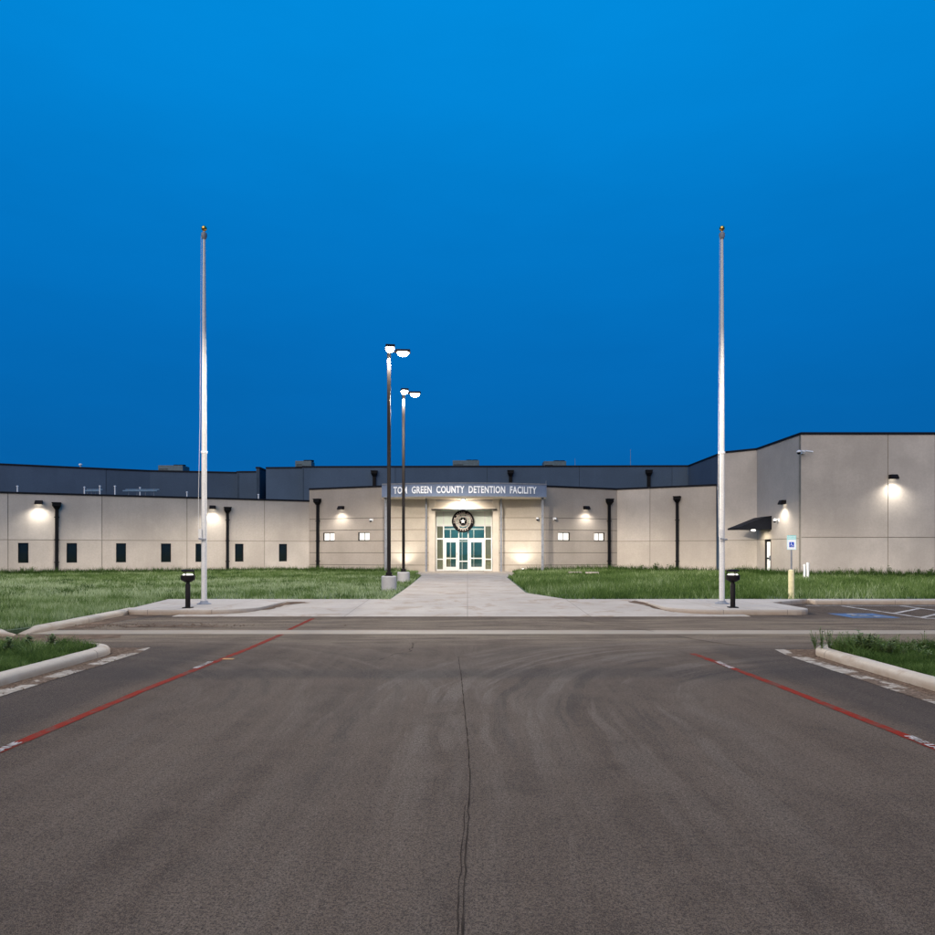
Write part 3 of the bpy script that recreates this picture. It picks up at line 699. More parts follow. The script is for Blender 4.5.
for dx in (-.35,.35): MB().tube([(EC[0]+dx,51.42,EC[2]+.70),(EC[0]+dx,51.42,4.64)],.02,6).build('hanger', M['emdark'], E)

# side door and awning on the tall block
fr = frS; a0,a1 = 46.78-45.6,46.78-44.62
d = MB(); w=.2; d.box((a0,-.12,.08),(a0+w,-.04,2.36),fr).box((a1-w,-.12,.08),(a1,-.04,2.36),fr).box((a0+w,-.12,.08),(a1-w,-.04,.32),fr).box((a0+w,-.12,2.2),(a1-w,-.04,2.36),fr).box((a0+w,-.115,1.08),(a1-w,-.045,1.18),fr)
dr = d.build('side_door', M['black'], B); MB().box((a0+w,-.09,.32),(a1-w,-.08,2.2),fr).build('pane', M['doorglow'], dr)
MB().box((a1-.22,-.04,1.0),(a1-.17,.03,1.3),fr).build('handle', M['pipe_grey'], dr)
ya,yb = 44.5,46.3; zA=2.98
aw = MB(); px_ = [(19.34,zA),(17.2,zA),(17.2,zA+.10),(18.95,zA+.80),(19.34,zA+.86)]
aw.add([(x,ya,z) for x,z in px_]+[(x,yb,z) for x,z in px_], [(0,1,2,3,4),(9,8,7,6,5)]+[(i,i+5,(i+1)%5+5,(i+1)%5) for i in range(5)])
aw.build('awning', M['cap'], B)
AL = empty('awning_lamp', (18.5,45.3,zA-.05), 'small round white lamp under the dark wedge awning over the side door', 'lamp')
MB().lathe([(.13,zA-.002),(.13,zA-.05),(.08,zA-.09)],(18.5,45.3)).build('lamp_lens', M['sconce_lens'], AL)
lamp('SPOT','awning_light',(18.6,45.3,zA-.12),AL,60,(1,.93,.74),.06,(0,math.radians(-20),0),150,.7)

# ------------------------------------------------------------------ wall lamps
def sconce_at(fr, ang, x, z, label, e=70, src=None):
    o = fr(x,0,z); root = empty('wall_lamp', tuple(o), label, 'wall lamp', 'dark wall lamps throwing light down the walls') if src is None else None
    if src is None:
        T = lambda a,b,c: (o.x+a, o.y-b, o.z+c)          # built facing -Y, then turned
        MB().box((-.20,.0,-.02),(.20,.05,.20),lambda a,b,c:T(a,b,c)).build('back_plate', M['bronze'], root)
        h = MB(); vs=[(-.22,.05,.02),(.22,.05,.02),(.22,.34,.02),(-.22,.34,.02),(-.22,.05,.20),(.22,.05,.20),(.18,.26,.20),(-.18,.26,.20)]
        h.add([T(*v) for v in vs],[(0,1,2,3),(7,6,5,4),(0,4,5,1),(1,5,6,2),(2,6,7,3),(3,7,4,0)]); h.build('lamp_housing', M['bronze'], root)
        h2=MB().box((-.22,.32,-.06),(.22,.34,.02),T).box((-.22,.05,-.06),(-.20,.32,.02),T).box((.20,.05,-.06),(.22,.32,.02),T); h2.build('lamp_skirt',M['bronze'],root)
        MB().box((-.17,.08,-.012),(.17,.30,.018),lambda a,b,c:T(a,b,c)).build('lamp_lens', M['sconce_lens'], root)
        lamp('SPOT','wall_light',T(0,.42,-.09),root,e*3.8,(1,.96,.88),.14,(math.radians(-6),0,0),150,1.0)
        root.rotation_euler = (0,0,ang); return root
    c = copy_tree(src); c.location = o; c.rotation_euler = (0,0,ang); c['label'] = label; return c
s0 = sconce_at(frL,angL,kx(39),4.72,'lit dark wall lamp at the far left of the tan wing, beside a black downpipe',80)
sconce_at(frL,angL,kx(212.5),4.66,'lit dark wall lamp on the left tan wing just right of the white flagpole',src=s0)
sconce_at(frB,angB,kb(342),4.72,'lit dark wall lamp above the two lit windows left of the entrance',src=s0)
sconce_at(frC,angC,kc(585.5),4.72,'lit dark wall lamp above the two lit windows right of the entrance',src=s0)
sconce_at(frS,angS,46.78-42.7,4.5,'lit dark wall lamp on the side wall near the dark awning',src=s0)
sconce_at(frR,angR,at(892,40.6)-XS,5.82,'lit dark wall lamp high on the tall right front wall',src=s0)
# ground up-lights washing the entrance walls
def uplight(x,y,label,src=None):
    if src: c = copy_tree(src); c.location=(x,y,.10); c['label']=label; return c
    r = empty('ground_spotlight',(x,y,.10),label,'spotlight','spotlights at the foot of the entrance walls')
    MB().lathe([(.02,.10),(.02,.20)],(x,y),8).build('stake',M['black'],r)
    MB().lathe([(.06,.20),(.08,.22),(.09,.33)],(x,y),14).build('lamp_housing',M['black'],r)
    MB().lathe([(.082,.331),(.06,.338)],(x,y),14).build('lamp_lens',M['sconce_lens'],r)
    lamp('SPOT','up_light',(x,y,.37),r,240,(1,.95,.86),.2,(math.radians(180-14),0,0),120,.9); return r
u0 = uplight(at(404,49.7),49.75,'small black spotlight shining up the entrance wall left of the doors')
uplight(at(523,49.7),49.75,'small black spotlight shining up the entrance wall right of the doors',u0)

# ------------------------------------------------------------------ cameras
def dome_cam(fr, ang, x, z, label, arm=.18, src=None):
    o = fr(x,0,z)
    if src: c = copy_tree(src); c.location=o; c.rotation_euler=(0,0,ang); c['label']=label; return c
    r = empty('security_camera',tuple(o),label,'camera','white dome cameras on the walls'); T=lambda a,b,c:(o.x+a,o.y-b,o.z+c)
    MB().box((-.06,0,-.02),(.06,.04,.16),T).tube([T(0,.03,.10),T(0,arm+.05,.12)],.028,8).build('bracket',M['camwhite'],r)
    p = T(0,arm+.08,0)
    MB().lathe([(.04,p[2]+.16),(.09,p[2]+.12),(.10,p[2]+.02)],(p[0],p[1]),14).build('camera_housing',M['camwhite'],r,smooth=True)
    MB().lathe([(.088,p[2]+.019),(.08,p[2]-.03),(.04,p[2]-.075),(.01,p[2]-.083)],(p[0],p[1]),14).build('camera_dome',M['cap'],r,smooth=True)
    r.rotation_euler=(0,0,ang); return r
c0 = dome_cam(frB,angB,kb(372.5),3.78,'small white dome camera right of the lit windows on the left entrance block')
frW,_,_ = frame_of((2.28,YW),(5.52,YW))
dome_cam(frW,0,at(537,YW)-2.28,3.86,'small white dome camera under the canopy beside the right outer column',src=c0)
dome_cam(frC,angC,kc(553.5),3.86,'small white dome camera just right of the canopy on the outer wall',src=c0)
dome_cam(frS,angS,46.78-43.5,3.45,'small white dome camera right of the dark awning',src=c0)
K = empty('security_camera',(XS,40.55,zt(455,40.6)),'white twin-head camera on an arm high at the corner of the tall block','camera')
kz = zt(453,40.6)
MB().box((XS-.02,40.42,kz-.06),(XS+.12,40.6,kz+.14)).tube([(XS+.05,40.4,kz+.04),(XS-.30,40.2,kz+.08)],.045,8).build('bracket',M['camwhite'],K)
MB().tube([(XS+.52,40.3,kz+.02),(XS+.05,40.2,kz+.06)],.055,10).build('camera_housing',M['camwhite'],K)
MB().lathe([(.05,kz+.10),(.13,kz+.05),(.13,kz-.02)],(XS-.32,40.2),14).build('camera_hood',M['camwhite'],K,smooth=True)
MB().lathe([(.115,kz-.021),(.10,kz-.07),(.05,kz-.13),(.01,kz-.14)],(XS-.32,40.2),14).build('camera_dome',M['cap'],K,smooth=True)

# ------------------------------------------------------------------ rooftop things
def rtu(x,y,w,d,h,z,label):
    r = empty('rooftop_unit',(x,y,z),label,'rooftop unit','air handling units on the roof')
    MB().box((x-w/2,y-d/2,z+.15),(x+w/2,y+d/2,z+h)).build('unit_cabinet',M['rtu'],r,bevel=.02)
    MB().box((x-w/2+.05,y-d/2+.05,z),(x+w/2-.05,y+d/2-.05,z+.149)).build('unit_curb',M['cap'],r)
    lv = MB()
    for i in range(7): lv.box((x-w/2+.1,y-d/2-.03,z+.3+i*(h-.5)/7),(x-w/2+w*.4,y-d/2+.0,z+.34+i*(h-.5)/7))
    lv.build('louvre',M['black'],r)
    for k in (.62,.85): MB().lathe([(.28,z+h),(.30,z+h+.13)],(x-w/2+w*k,y),14).build('fan_cowl',M['black'],r)
rtu(at(174,66),66,2.3,1.6,zt(466.3,66)-7.8,7.8,'dark rooftop unit above the slate wall left of the left flagpole')
rtu(at(305,61),61,1.4,1.3,zt(461.8,61)-7.8,7.8,'dark rooftop unit above the stepped slate corner')
rtu(at(466,64),64,2.4,1.6,zt(461.5,64)-7.8,7.8,'dark rooftop unit above the slate wall behind the entrance sign')
rtu(at(554,63),63,2.0,1.5,zt(462.2,63)-7.8,7.8,'dark rooftop unit above the slate wall right of the entrance sign')
def vent(px,Y,z0,py,label,r_=.06):
    x=at(px,Y); z=zt(py,Y); r=empty('vent_pipe',(x,Y,z0),label,'vent pipe','pipes rising from the roof')
    MB().lathe([(r_,z0),(r_,z-.08)],(x,Y),8).build('pipe',M['pvc'],r); MB().lathe([(r_*1.7,z-.08),(r_*1.7,z-.03),(r_*.4,z)],(x,Y),8).build('pipe_cap',M['pvc'],r)
for px,py,nm in ((17.5,485.5,'leftmost, before the slate wall'),(84.5,486.5,'at the left end of the pipe rack'),(100,485.5,'rising among the pipe racks'),(115,485.5,'between the two pipe racks'),(140,487,'above the right pipe rack'),(187,491.5,'left of the left flagpole'),(258.5,494,'low on the roof right of the flagpole')):
    vent(px,53.5 if px>120 else 50.5,4.95,py,'thin pale vent pipe on the roof, '+nm,.045)
def antenna(px,Y,z0,py,label,cat='antenna'):
    x=at(px,Y); z=zt(py,Y); o=MB().tube([(x,Y,z0),(x,Y,(z0+z)/2),(x,Y,z)],[.03,.022,.012],6).build('antenna',M['pipe_grey']); tag(o,label,cat)
antenna(630.5,60,7.8,449,'tall thin antenna on the slate roof'); antenna(575,58,7.8,458.5,'short thin antenna beside the right rooftop unit')
antenna(546,49.5,6.28,480.5,'short rod on the right end of the curved canopy roof','rod')
rd = empty('roof_beacon',(at(80.5,60),60,7.8),'small white fitting on the left roof edge','beacon')
x=at(80.5,60); MB().lathe([(.05,7.8),(.05,zt(465.5,60))],(x,60),8).build('stem',M['pvc'],rd); MB().lathe([(.12,zt(465.5,60)),(.15,zt(464.6,60)),(.08,zt(463.6,60))],(x,60),10).build('beacon_head',M['pvc'],rd)
for a,b,lab in ((84,100,'left pipe rack on the roof of the left wing'),(123,157,'right pipe rack on the roof of the left wing')):
    Yp=51.2; xa,xb=at(a,Yp),at(b,Yp); zz=zt(491,Yp); zh=zt(489.3,Yp)
    r=empty('pipe_rack',((xa+xb)/2,Yp,4.95),lab,'pipes','pipe racks on the roof')
    MB().tube([(xa,Yp,zz),(xb,Yp,zz)],.06,8).build('pipe',M['pipeblue'],r); MB().tube([(xa,Yp+.4,zh),(xb,Yp+.4,zh)],.05,8).build('pipe',M['pipeblue'],r)
    q=MB()
    for k in range(4):
        xx=xa+(xb-xa)*(k+.5)/4; q.tube([(xx,Yp+.2,4.95),(xx,Yp+.2,zh+.05)],.03,6)
    q.build('rack_post',M['pipe_grey'],r)

# ------------------------------------------------------------------ flagpoles and their flood lights
def flagpole(x,y,label):
    z=.134; top=zt(229.5,y); r=empty('flagpole',(x,y,z),label,'flagpole','white flagpoles flanking the walk')
    MB().lathe([(.19,z),(.19,z+.015),(.12,z+.04),(.095,z+.09)],(x,y),24).build('base_collar',M['pipe_grey'],r,smooth=True)
    MB().lathe([(.073,z+.05),(.071,3.0),(.066,5.0),(.052,8.0),(.036,top-.25)],(x,y),24).build('pole',M['white'],r,smooth=True)
    MB().lathe([(.055,top-.26),(.075,top-.20),(.08,top-.12),(.05,top-.08),(.02,top-.07)],(x,y),16).build('truck',M['pipe_grey'],r,smooth=True)
    bz=top+.03; prof=[(.075*math.sin(math.radians(a)),bz-.075*math.cos(math.radians(a))) for a in range(5,180,17)]
    MB().lathe([(.018,top-.07)]+[(max(.018,p[0]),p[1]) for p in prof],(x,y),16).build('finial_ball',M['gold'],r,smooth=True)
    # cleat box, halyard and counterweight
    cz = zt(535,y); MB().box((x-.11,y-.13,cz-.16),(x-.02,y-.08,cz+.16)).build('halyard_box',M['white'],r,bevel=.01)
    MB().tube([(x-.12,y-.10,cz-.05),(x-.13,y-.06,cz+1.2),(x-.105,y-.03,cz+3),(x-.07,y-.03,top-.2)],.006,5).build('halyard',M['white'],r)
    MB().tube([(x-.10,y-.13,cz-.10),(x+.10,y-.13,cz-.13)],.022,8).build('cleat',M['pipe_grey'],r)
    MB().lathe([(.085,4.3),(.09,4.33),(.085,4.36)],(x,y),20).build('retainer_ring',M['camwhite'],r)
    return r
fp = flagpole(-7.28,19.35,'tall white flagpole with a gold ball, left of the walk')
flagpole(7.07,19.45,'tall white flagpole with a gold ball, right of the walk')
def flood(x,y,label,src=None):
    z=.134
    if src: c=copy_tree(src); c.location=(x,y,z); c['label']=label; return c
    r=empty('flagpole_floodlight',(x,y,z),label,'floodlight post','dark floodlight posts at the flagpoles')
    MB().box((x-.11,y-.11,z),(x+.11,y+.11,z+.025)).build('base_plate',M['bronze'],r,bevel=.004)
    MB().lathe([(.062,z+.02),(.062,z+.60),(.045,z+.63),(.045,z+.68)],(x,y),18).build('post',M['bronze'],r,smooth=True)
    MB().lathe([(.05,z+.66),(.12,z+.69),(.175,z+.73),(.178,z+.84),(.165,z+.845)],(x,y),22).build('lamp_bowl',M['bronze'],r,smooth=True)
    MB().lathe([(.13,z+.846),(.12,z+.875),(.05,z+.885)],(x,y),22).build('lamp_lens',M['flood_lens'],r)
    MB().lathe([(.10,z+.925),(.155,z+.935),(.16,z+.975),(.13,z+.985)],(x,y),22).build('top_cap',M['bronze'],r,smooth=True)
    q=MB()
    for a in (30,150,270): q.tube([(x+.155*math.cos(math.radians(a)),y+.155*math.sin(math.radians(a)),z+.84),(x+.135*math.cos(math.radians(a)),y+.135*math.sin(math.radians(a)),z+.94)],.014,6)
    q.build('cap_support',M['bronze'],r)
    lamp('SPOT','flood_light',(x,y+.01,z+1.02),r,11,(1,.96,.88),.06,(math.radians(180-4),0,0),34,.8); return r
f0=flood(-7.19,18.0,'dark post with a bowl floodlight in front of the left flagpole'); flood(6.86,18.1,'dark post with a bowl floodlight in front of the right flagpole',f0)

# ------------------------------------------------------------------ car park lamp posts
def lamp_post(x,y,zh,heads,label,energy,footing=.56,z=.10,src=None):
    r=empty('lamp_post',(x,y,z),label,'lamp post','tall dark car park lamp posts')
    MB().lathe([(.29,z-.05),(.29,z+footing-.03),(.26,z+footing)],(x,y),26).build('footing',M['base'],r,smooth=True)
    zb=z+footing
    MB().box((x-.15,y-.15,zb),(x+.15,y+.15,zb+.03)).box((x-.11,y-.11,zb+.03),(x+.11,y+.11,zb+.14)).build('base_cover',M['bronze'],r,bevel=.01)
    MB().box((x-.065,y-.065,zb+.1),(x+.065,y+.065,zh+.06)).build('pole',M['bronze'],r,bevel=.012)
    MB().box((x-.07,y-.07,zh+.061),(x+.07,y+.07,zh+.08)).build('pole_cap',M['bronze'],r)
    for a in heads:
        a=math.radians(a); c,s=math.cos(a),math.sin(a); fr=lambda u,v,w:(x+u*c-v*s,y+u*s+v*c,zh+w)
        h=MB().box((.06,-.03,-.02),(.25,.03,.04),fr).box((.25,-.17,-.02),(.80,.17,.07),fr).build('lamp_head',M['bronze'],r,bevel=.01)
        MB().lathe([(.215,-.021),(.21,-.06),(.18,-.11),(.11,-.145),(.03,-.155)],(.53,0),20,lambda u,v,w: fr(u,v*.72,w)).build('lamp_lens', M['lens'], h, smooth=True)
        batwing(lamp('SPOT','post_light',fr(.53,0,-.17),h,energy,(1,.91,.79),.12,(0,0,0),164,.15))
    return r
lamp_post(at(389,26.4),26.4,zt(352,26.4),(-80,2),'nearer tall dark lamp post with two lit heads left of the walk',900)
lamp_post(at(403.5,32.6),32.6,zt(393.5,32.6),(-80,2),'farther tall dark lamp post with two lit heads left of the walk',900,.53)
# the posts whose lamps flare in at the two top corners of the photograph stand in the foreground islands
lamp_post(-7.65,9.6,9.45,(0,180),'dark lamp post in the left foreground island',480)
lamp_post(7.75,9.6,9.5,(0,180),'dark lamp post in the right foreground island',480)

# ------------------------------------------------------------------ sign, bollard, pipes
SX,SY=10.2,22.05
S=empty('parking_sign',(SX,SY,.10),'blue and teal accessible parking sign on a cream bollard at the lawn edge','sign')
MB().lathe([(.088,.08),(.088,.98),(.06,1.01),(.02,1.02)],(SX,SY),20).build('bollard',M['yellow'],S,smooth=True)
MB().box((SX-.022,SY-.012,1.0),(SX+.022,SY+.012,2.1)).build('post',M['pipe_grey'],S)
pl=MB().box((SX-.145,SY-.022,1.64),(SX+.145,SY-.015,2.09)).build('sign_plate',M['signwhite'],S,bevel=.004)
MB().box((SX-.138,SY-.0245,1.96),(SX+.138,SY-.0225,2.083)).build('teal_band',M['signteal'],pl)
MB().box((SX-.075,SY-.0245,1.72),(SX+.075,SY-.0225,1.88)).build('blue_square',M['signblue'],pl)
for s,z_,h_ in (('RESERVED',2.03,.042),('PARKING',1.975,.042)):
    vs,fs=text_mesh(s,h_*1.35,.0005,.001); w=max(v[0] for v in vs)
    MB().add([(SX+(v[0]-w/2)*1.05,SY-.0255-v[2],z_+v[1]) for v in vs],fs).build('sign_lettering',M['signwhite'],pl)
mb=MB(); wheelchair(mb,lambda u,v:(SX-.07+u*.14,SY-.0258,1.725+v*.15)); mb.build('wheelchair_symbol',M['signwhite'],pl)
edge=MB()
for (a,b),(c,d) in (((-.143,1.642),(.143,1.65)),((-.143,2.082),(.143,2.089)),((-.143,1.65),(-.135,2.08)),((.135,1.65),(.143,2.08))): edge.box((SX+a,SY-.0243,b),(SX+c,SY-.0223,d))
edge.build('sign_border',M['signteal'],pl)
for px,Y,top,lab in ((804.7,35.8,564.5,'white stub pipe, the left and shorter of the pair by the tall block corner'),(807.9,35.5,562.8,'white stub pipe, the right and taller of the pair by the tall block corner')):
    x=at(px,Y); z=zt(top,Y)
    o=MB().lathe([(.062,.05),(.062,z-.09),(.078,z-.09),(.078,z),(.03,z+.015)],(x,Y),16).build('stub_pipe',M['pvc'],smooth=True); tag(o,lab,'pipe','white stub pipes')
# pale splash blocks in the right lawn
for i,(px,Y,lab) in enumerate(((575,44,'pale concrete splash block in the right lawn, nearer the canopy column'),(592,43.5,'pale concrete splash block in the right lawn, nearer the black downpipe'))):
    x=at(px,Y); o=MB().box((x-.4,Y-.2,.10),(x+.4,Y+.2,.30)).box((x-.34,Y-.26,.10),(x+.34,Y-.201,.24)).build('splash_block',M['slab'],bevel=.02); tag(o,lab,'splash block','splash blocks in the lawn')

# ------------------------------------------------------------------ grass
def tri_grass(name, P, hgt, wid, tone, label, lean=.35, two=False):
    n=len(P); a=RNG.uniform(0,2*np.pi,n); b=RNG.uniform(0,2*np.pi,n); d=np.stack([np.cos(a),np.sin(a),np.zeros(n)],1)*wid[:,None]/2
    l=np.stack([np.cos(b),np.sin(b),np.zeros(n)],1)*(hgt*RNG.uniform(.1,lean*2,n))[:,None]
    up=np.zeros((n,3)); up[:,2]=hgt
    if two:
        V=np.stack([P-d,P+d,P+d*.7+l*.3+up*.55,P-d*.7+l*.3+up*.55,P+l+up],1).reshape(-1,3); k=5
        base=(np.arange(n)*5)[:,None]
        loops=np.concatenate([base+0,base+1,base+2,base+3,base+3,base+2,base+4],1).ravel(); sizes=np.tile([4,3],n)
    else:
        V=np.stack([P-d,P+d,P+l+up],1).reshape(-1,3); k=3; loops=np.arange(3*n); sizes=np.full(n,3)
    me=bpy.data.meshes.new(name); me.vertices.add(len(V)); me.vertices.foreach_set('co',V.ravel().astype(np.float32))
    me.loops.add(len(loops)); me.loops.foreach_set('vertex_index',loops.astype(np.int32))
    me.polygons.add(len(sizes)); st=np.concatenate([[0],np.cumsum(sizes)[:-1]]); me.polygons.foreach_set('loop_start',st.astype(np.int32))
    me.update(calc_edges=True)
    at_=me.attributes.new('tone','FLOAT','POINT'); at_.data.foreach_set('value',np.repeat(tone,k).astype(np.float32))
    me.materials.append(M['blade']); o=bpy.data.objects.new(name,me); COL.objects.link(o); tag(o,label,'grass',kind='stuff'); return o
def inside(pts, x, y):
    c=np.zeros(len(x),bool); n=len(pts)
    for i in range(n):
        (x0,y0),(x1,y1)=pts[i],pts[(i+1)%n]
        m=((y0>y)!=(y1>y)); 
        if y0!=y1: c^= m & (x < (x1-x0)*(y-y0)/(y1-y0)+x0)
    return c
gr=RNG.normal(size=(3,8)); 
def patch(x,y,f=.25,seed=0):
    v=np.zeros_like(x); r=np.random.default_rng(seed)
    for k in range(9):
        ff=f*(1.55**(k%5)); th=r.uniform(0,6.28); ph=r.uniform(0,6.28); v+=np.sin(ff*(x*np.cos(th)+y*np.sin(th)*1.6)*2*np.pi*.5+ph)/(1+k%5)
    return v/3.2
def field(poly, bb, dens, seed):
    x0,y0,x1,y1=bb; n=int((x1-x0)*(y1-y0)*dens); x=RNG.uniform(x0,x1,n); y=RNG.uniform(y0,y1,n); m=inside(poly,x,y); return x[m],y[m]
Lpoly=[(-9.22,21.4),(-8.8,18.4),(-8.73,17.2),(-8.63,15.2),(-8.56,13.95),(-8.75,13.32),(-10.2,13.15),(-42,12.95),(-42,40.3),(-30.2,45.1),(-11.95,52.8),(-5.9,50.3),(-3.5,50.3),(-3.5,44.5),(-2.85,42.5),(-2.52,30),(-2.42,21.48)]
Rpoly=[(3.1,21.56),(40,21.56),(40,40.4),(19.2,40.4),(19.2,46.6),(17.4,48.8),(11.3,52.8),(5.6,50.3),(3.2,50.3),(3.2,43.6),(2.3,39.5),(2.15,24.6)]
def wall_dist(x,y):
    d=np.full(len(x),99.)
    for (a,b) in ((pL0,pL1),(pB0,pB1),(pC0,pC1),(pD0,pD1),((19.35,46.8),(19.35,40.6)),((19.35,40.6),(48,40.6))):
        ax,ay=a; bx,by=b; L2=(bx-ax)**2+(by-ay)**2; t_=np.clip(((x-ax)*(bx-ax)+(y-ay)*(by-ay))/L2,0,1)
        d=np.minimum(d,np.hypot(x-ax-t_*(bx-ax),y-ay-t_*(by-ay)))
    return d
def make_lawn(name,poly,bb,dens,side,label):
    x,y=field(poly,bb,dens,1); p=patch(x,y,.22,3+side); q=patch(x,y,.9,13+side); wd=wall_dist(x,y)
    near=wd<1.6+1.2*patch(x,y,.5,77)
    h=.075+.05*np.clip(p+.3,0,1)+.05*np.clip(q,0,1)+RNG.uniform(0,.05,len(x)); 
    if side: h=h*1.3+.03
    h=np.where(near, h+.16+.10*np.clip(q+.4,0,1.3), h)
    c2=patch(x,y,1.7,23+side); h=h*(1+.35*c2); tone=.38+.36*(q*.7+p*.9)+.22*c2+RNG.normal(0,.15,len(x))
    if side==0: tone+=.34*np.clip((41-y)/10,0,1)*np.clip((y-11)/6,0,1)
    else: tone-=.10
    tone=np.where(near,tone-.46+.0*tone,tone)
    bare=patch(x,y,.6,51+side)+RNG.normal(0,.12,len(x))>.42; keep=~(bare&(RNG.uniform(0,1,len(x))<.72)&~near)
    x,y,h,tone=x[keep],y[keep],h[keep],tone[keep]
    # coarse clumps standing above the turf
    nc=650 if side else 620; cx,cy=field(poly,(max(bb[0],-30),bb[1],min(bb[2],30),bb[3]),1,1); cx,cy=cx[:nc],cy[:nc]; m=70
    rx=np.repeat(cx,m)+RNG.normal(0,.17,len(cx)*m); ry=np.repeat(cy,m)+RNG.normal(0,.15,len(cx)*m); ch=np.repeat(RNG.uniform(.12,.27,len(cx)),m)*RNG.uniform(.6,1.1,len(rx)); ct=np.repeat(RNG.uniform(.0,.62,len(cx)),m)+RNG.normal(0,.08,len(rx))
    ok=inside(poly,rx,ry); x=np.concatenate([x,rx[ok]]); y=np.concatenate([y,ry[ok]]); h=np.concatenate([h,ch[ok]]); tone=np.concatenate([tone,ct[ok]])
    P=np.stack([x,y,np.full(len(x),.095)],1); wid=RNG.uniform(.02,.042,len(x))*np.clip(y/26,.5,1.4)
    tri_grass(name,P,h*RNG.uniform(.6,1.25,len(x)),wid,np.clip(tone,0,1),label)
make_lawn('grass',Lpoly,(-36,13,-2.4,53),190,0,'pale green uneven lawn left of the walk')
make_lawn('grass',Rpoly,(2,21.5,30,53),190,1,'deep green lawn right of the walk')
# edge tufts where the left lawn meets its kerb
x,y=field(Lpoly,(-16,13,-8.4,22),700,2); q=patch(x,y,.8,5)
tri_grass('grass',np.stack([x,y,np.full(len(x),.095)],1),RNG.uniform(.06,.17,len(x))*(1+.5*np.clip(q,0,1)),RNG.uniform(.008,.018,len(x)),np.clip(.58+.3*q+RNG.normal(0,.14,len(x)),0,1),'long grass behind the left kerb')
iL=[(-5.67,2),(-5.67,10.6),(-5.8,11.0),(-6.2,11.1),(-11.4,11.1),(-11.4,2)]; iR=[(5.48,2),(11.4,2),(11.4,11.0),(6.0,11.0),(5.62,10.85),(5.48,10.4)]
for poly,bb,lab,sd in ((iL,(-10,4,-5.6,11.2),'short grass in the left foreground island',21),(iR,(5.4,4,10,11.1),'weedy grass in the right foreground island',31)):
    x,y=field(poly,bb,3600,3); q=patch(x,y,.7,sd); p=patch(x,y,2.2,sd+1); e=1
    h=RNG.uniform(.04,.10,len(x))*(1+.9*np.clip(q,0,1))
    if sd==31: h*=1+1.5*np.clip((y-9.3)/1.2,0,1)*np.clip(p+.4,0,1)
    else: h*=1+1.2*np.clip((y-9.6)/1.2,0,1)*np.clip(p+.3,0,1)
    tone=np.clip(.22+.30*q+.2*p-.13*(sd==31)*(y>9.4)+RNG.normal(0,.14,len(x)),0,1)
    tri_grass('grass',np.stack([x,y,np.full(len(x),.087)],1),h,RNG.uniform(.005,.012,len(x)),tone,lab,.6,True)

# weeds: separate little plants
def weed(name, x,y,z,h,seed,leafy,label,group):
    r=random.Random(seed); mb=MB()
    for s in range(9 if leafy else 6):
        a=r.uniform(0,6.28); lean=r.uniform(.05,.35)*h; hh=h*r.uniform(.6,1); p0=Vector((x,y,z)); p1=Vector((x+lean*math.cos(a),y+lean*math.sin(a),z+hh))
        mb.tube([p0,p0.lerp(p1,.5)+Vector((0,0,hh*.06)),p1],[.007,.005,.003],4)
        for k in range(14 if leafy else 9):
            t_=r.uniform(.15,1); c=p0.lerp(p1,t_); b=r.uniform(0,6.28); L=max(.05,h*r.uniform(.14,.30)*(1.2-.6*t_)); w=L*(.38 if leafy else .16)
            d=Vector((math.cos(b),math.sin(b),r.uniform(-.1,.7))).normalized(); sd=Vector((-math.sin(b),math.cos(b),0))*w
            mb.add([c,c+d*L*.5+sd,c+d*L,c+d*L*.5-sd],[(0,1,2,3)])
    o=mb.build(name,M['weed']); tag(o,label,'weed',group); return o
wl='small dark weed growing at the foot of the tan wall'
k=0
for px in (24,33.5,): 
    X_=hit(px,pL0,pL1); p=frL(X_,.4,0); weed('weed',p.x,p.y,.1,.55,k,True,wl,'weeds along the foot of the walls'); k+=1
for px in (643,657,671): 
    p=frD(hit(px,pD0,pD1),.45,0); weed('weed',p.x,p.y,.1,.75 if k%2 else .6,k,True,wl,'weeds along the foot of the walls'); k+=1
for px in (744,812,821,832,839,852,861.5,873,880,890,899,906,919,930):
    if px==744: weed('weed',at(744,46),46,.1,.6,k,True,wl,'weeds along the foot of the walls')
    else: weed('weed',at(px,40.1),40.1,.1,random.uniform(.35,.65),k,True,wl,'weeds along the foot of the walls')
    k+=1
for (px,Y,h) in ((822,10.6,.62),(836,10.5,.5),(845,10.3,.42),(880,10.1,.34),(893,10.2,.40),(903,9.9,.32),(920,9.9,.30),(829,10.8,.55),(930,9.6,.28),(815,10.8,.5),(850,10.7,.5),(858,10.6,.45),(868,10.7,.5),(912,10.3,.45),(925,10.4,.5),(898,10.6,.4)):
    weed('weed',at(px,Y),Y,.09,h*.62,k,False,'wiry stalky weed at the back of the right foreground island','wiry weeds in the right foreground island'); k+=1
for (px,Y,h) in ((858,10.3,.30),(866,10.2,.34),(874,10.4,.28),(888,10.0,.26)):
    weed('weed',at(px,Y),Y,.09,h,k,True,'bushy dark green weed in the right foreground island','bushy weeds in the right foreground island'); k+=1
for (px,Y,h) in ((8,10.3,.30),(30,10.6,.28),(52,10.7,.26),(-10,9.8,.3)):
    weed('weed',at(px,Y),Y,.09,h,k,True,'leafy weed in the left foreground island','leafy weeds in the left foreground island'); k+=1

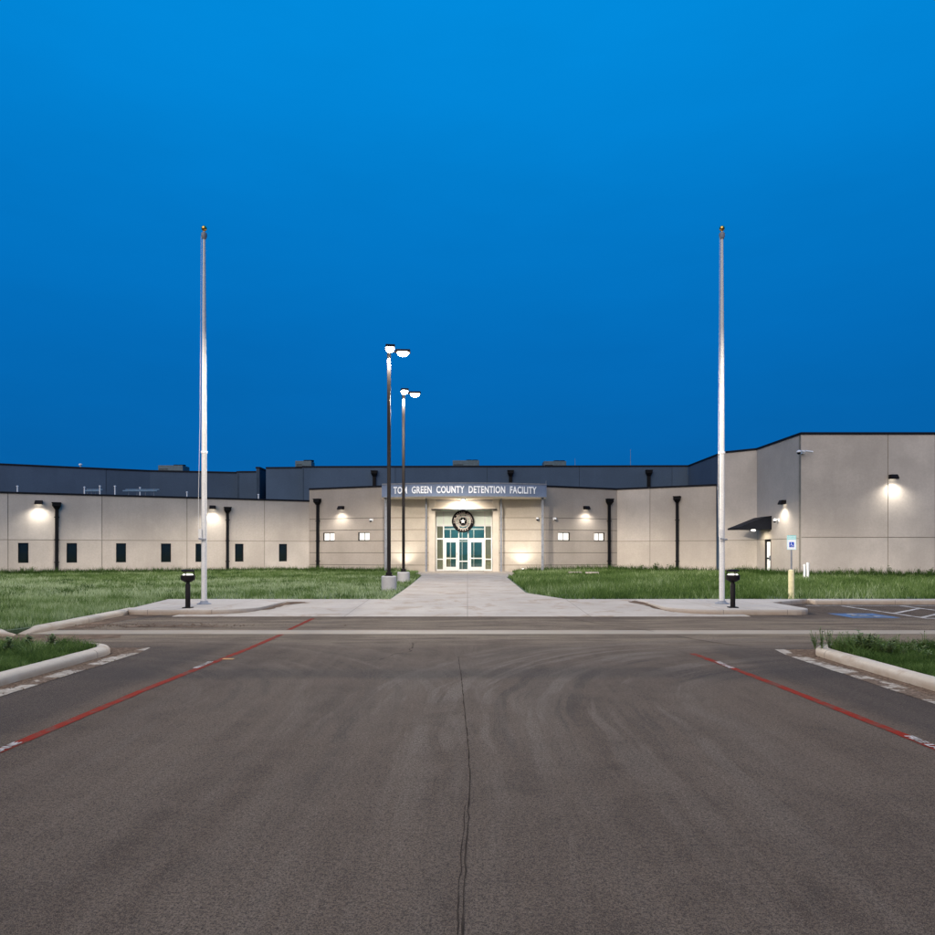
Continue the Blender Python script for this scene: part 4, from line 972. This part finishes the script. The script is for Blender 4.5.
# ------------------------------------------------------------------ sky and lights
W_=bpy.data.worlds.new('World'); SC.world=W_; W_.use_nodes=True; nt=W_.node_tree; bg=nt.nodes['Background']
SUN_EL, SUN_AZ = 14, 180       # last daylight comes from behind the camera
sky=nt.nodes.new('ShaderNodeTexSky'); sky.sky_type='NISHITA'; sky.sun_disc=False; sky.sun_elevation=math.radians(SUN_EL); sky.sun_rotation=math.radians(SUN_AZ); sky.ozone_density=6
tc=nt.nodes.new('ShaderNodeTexCoord'); sx=nt.nodes.new('ShaderNodeSeparateXYZ'); nt.links.new(tc.outputs['Generated'],sx.inputs[0])
rp=nt.nodes.new('ShaderNodeValToRGB'); cr=rp.color_ramp; cr.elements[0].position=0; cr.elements[0].color=(.0,.128,.42,1); cr.elements[1].position=1; cr.elements[1].color=(.0,.31,.85,1)
for pos,c in ((.12,(.0,.128,.43)),(.27,(.0,.158,.52)),(.42,(.0,.205,.63)),(.60,(.0,.270,.76))):
    e=cr.elements.new(pos); e.color=(*c,1)
nt.links.new(sx.outputs[2],rp.inputs[0])
bg2=nt.nodes.new('ShaderNodeBackground'); cn=nt.nodes.new('ShaderNodeTexNoise'); cn.inputs['Scale'].default_value=2.2; cn.inputs['Detail'].default_value=5; cn.inputs['Roughness'].default_value=.6
cm=nt.nodes.new('ShaderNodeMapping'); cm.inputs['Scale'].default_value=(1,1,3.5); nt.links.new(tc.outputs['Generated'],cm.inputs[0]); nt.links.new(cm.outputs[0],cn.inputs['Vector'])
cv=nt.nodes.new('ShaderNodeMapRange'); cv.inputs[1].default_value=.3; cv.inputs[2].default_value=.7; cv.inputs[3].default_value=.955; cv.inputs[4].default_value=1.045; nt.links.new(cn.outputs[0],cv.inputs[0])
vm=nt.nodes.new('ShaderNodeVectorMath'); vm.operation='SCALE'; nt.links.new(rp.outputs[0],vm.inputs[0]); nt.links.new(cv.outputs[0],vm.inputs['Scale']); nt.links.new(vm.outputs[0],bg2.inputs[0]); bg2.inputs[1].default_value=.92
nt.links.new(sky.outputs[0],bg.inputs[0]); bg.inputs[1].default_value=.001
ad=nt.nodes.new('ShaderNodeAddShader'); nt.links.new(bg.outputs[0],ad.inputs[0]); nt.links.new(bg2.outputs[0],ad.inputs[1]); nt.links.new(ad.outputs[0],nt.nodes['World Output'].inputs[0])
sl=bpy.data.lights.new('sun','SUN'); sl.energy=2.45; sl.angle=math.radians(70); sl.color=(1,.84,.66)
so=bpy.data.objects.new('sun',sl); COL.objects.link(so); so.rotation_euler=(math.radians(90-34),0,math.radians(-24)); so.location=(0,-20,30)

cam=bpy.data.cameras.new('camera'); cam.sensor_width=36; cam.lens=F/935*36; cam.shift_y=(PY-467.5)/935; cam.clip_end=2000; cam.clip_start=.05
co=bpy.data.objects.new('camera',cam); COL.objects.link(co); co.location=(0,0,H); co.rotation_euler=(math.radians(90),0,0); SC.camera=co
SC.view_settings.view_transform='Standard'; SC.view_settings.look='None'; SC.view_settings.exposure=0; SC.view_settings.gamma=1; SC.view_settings.use_curve_mapping=False
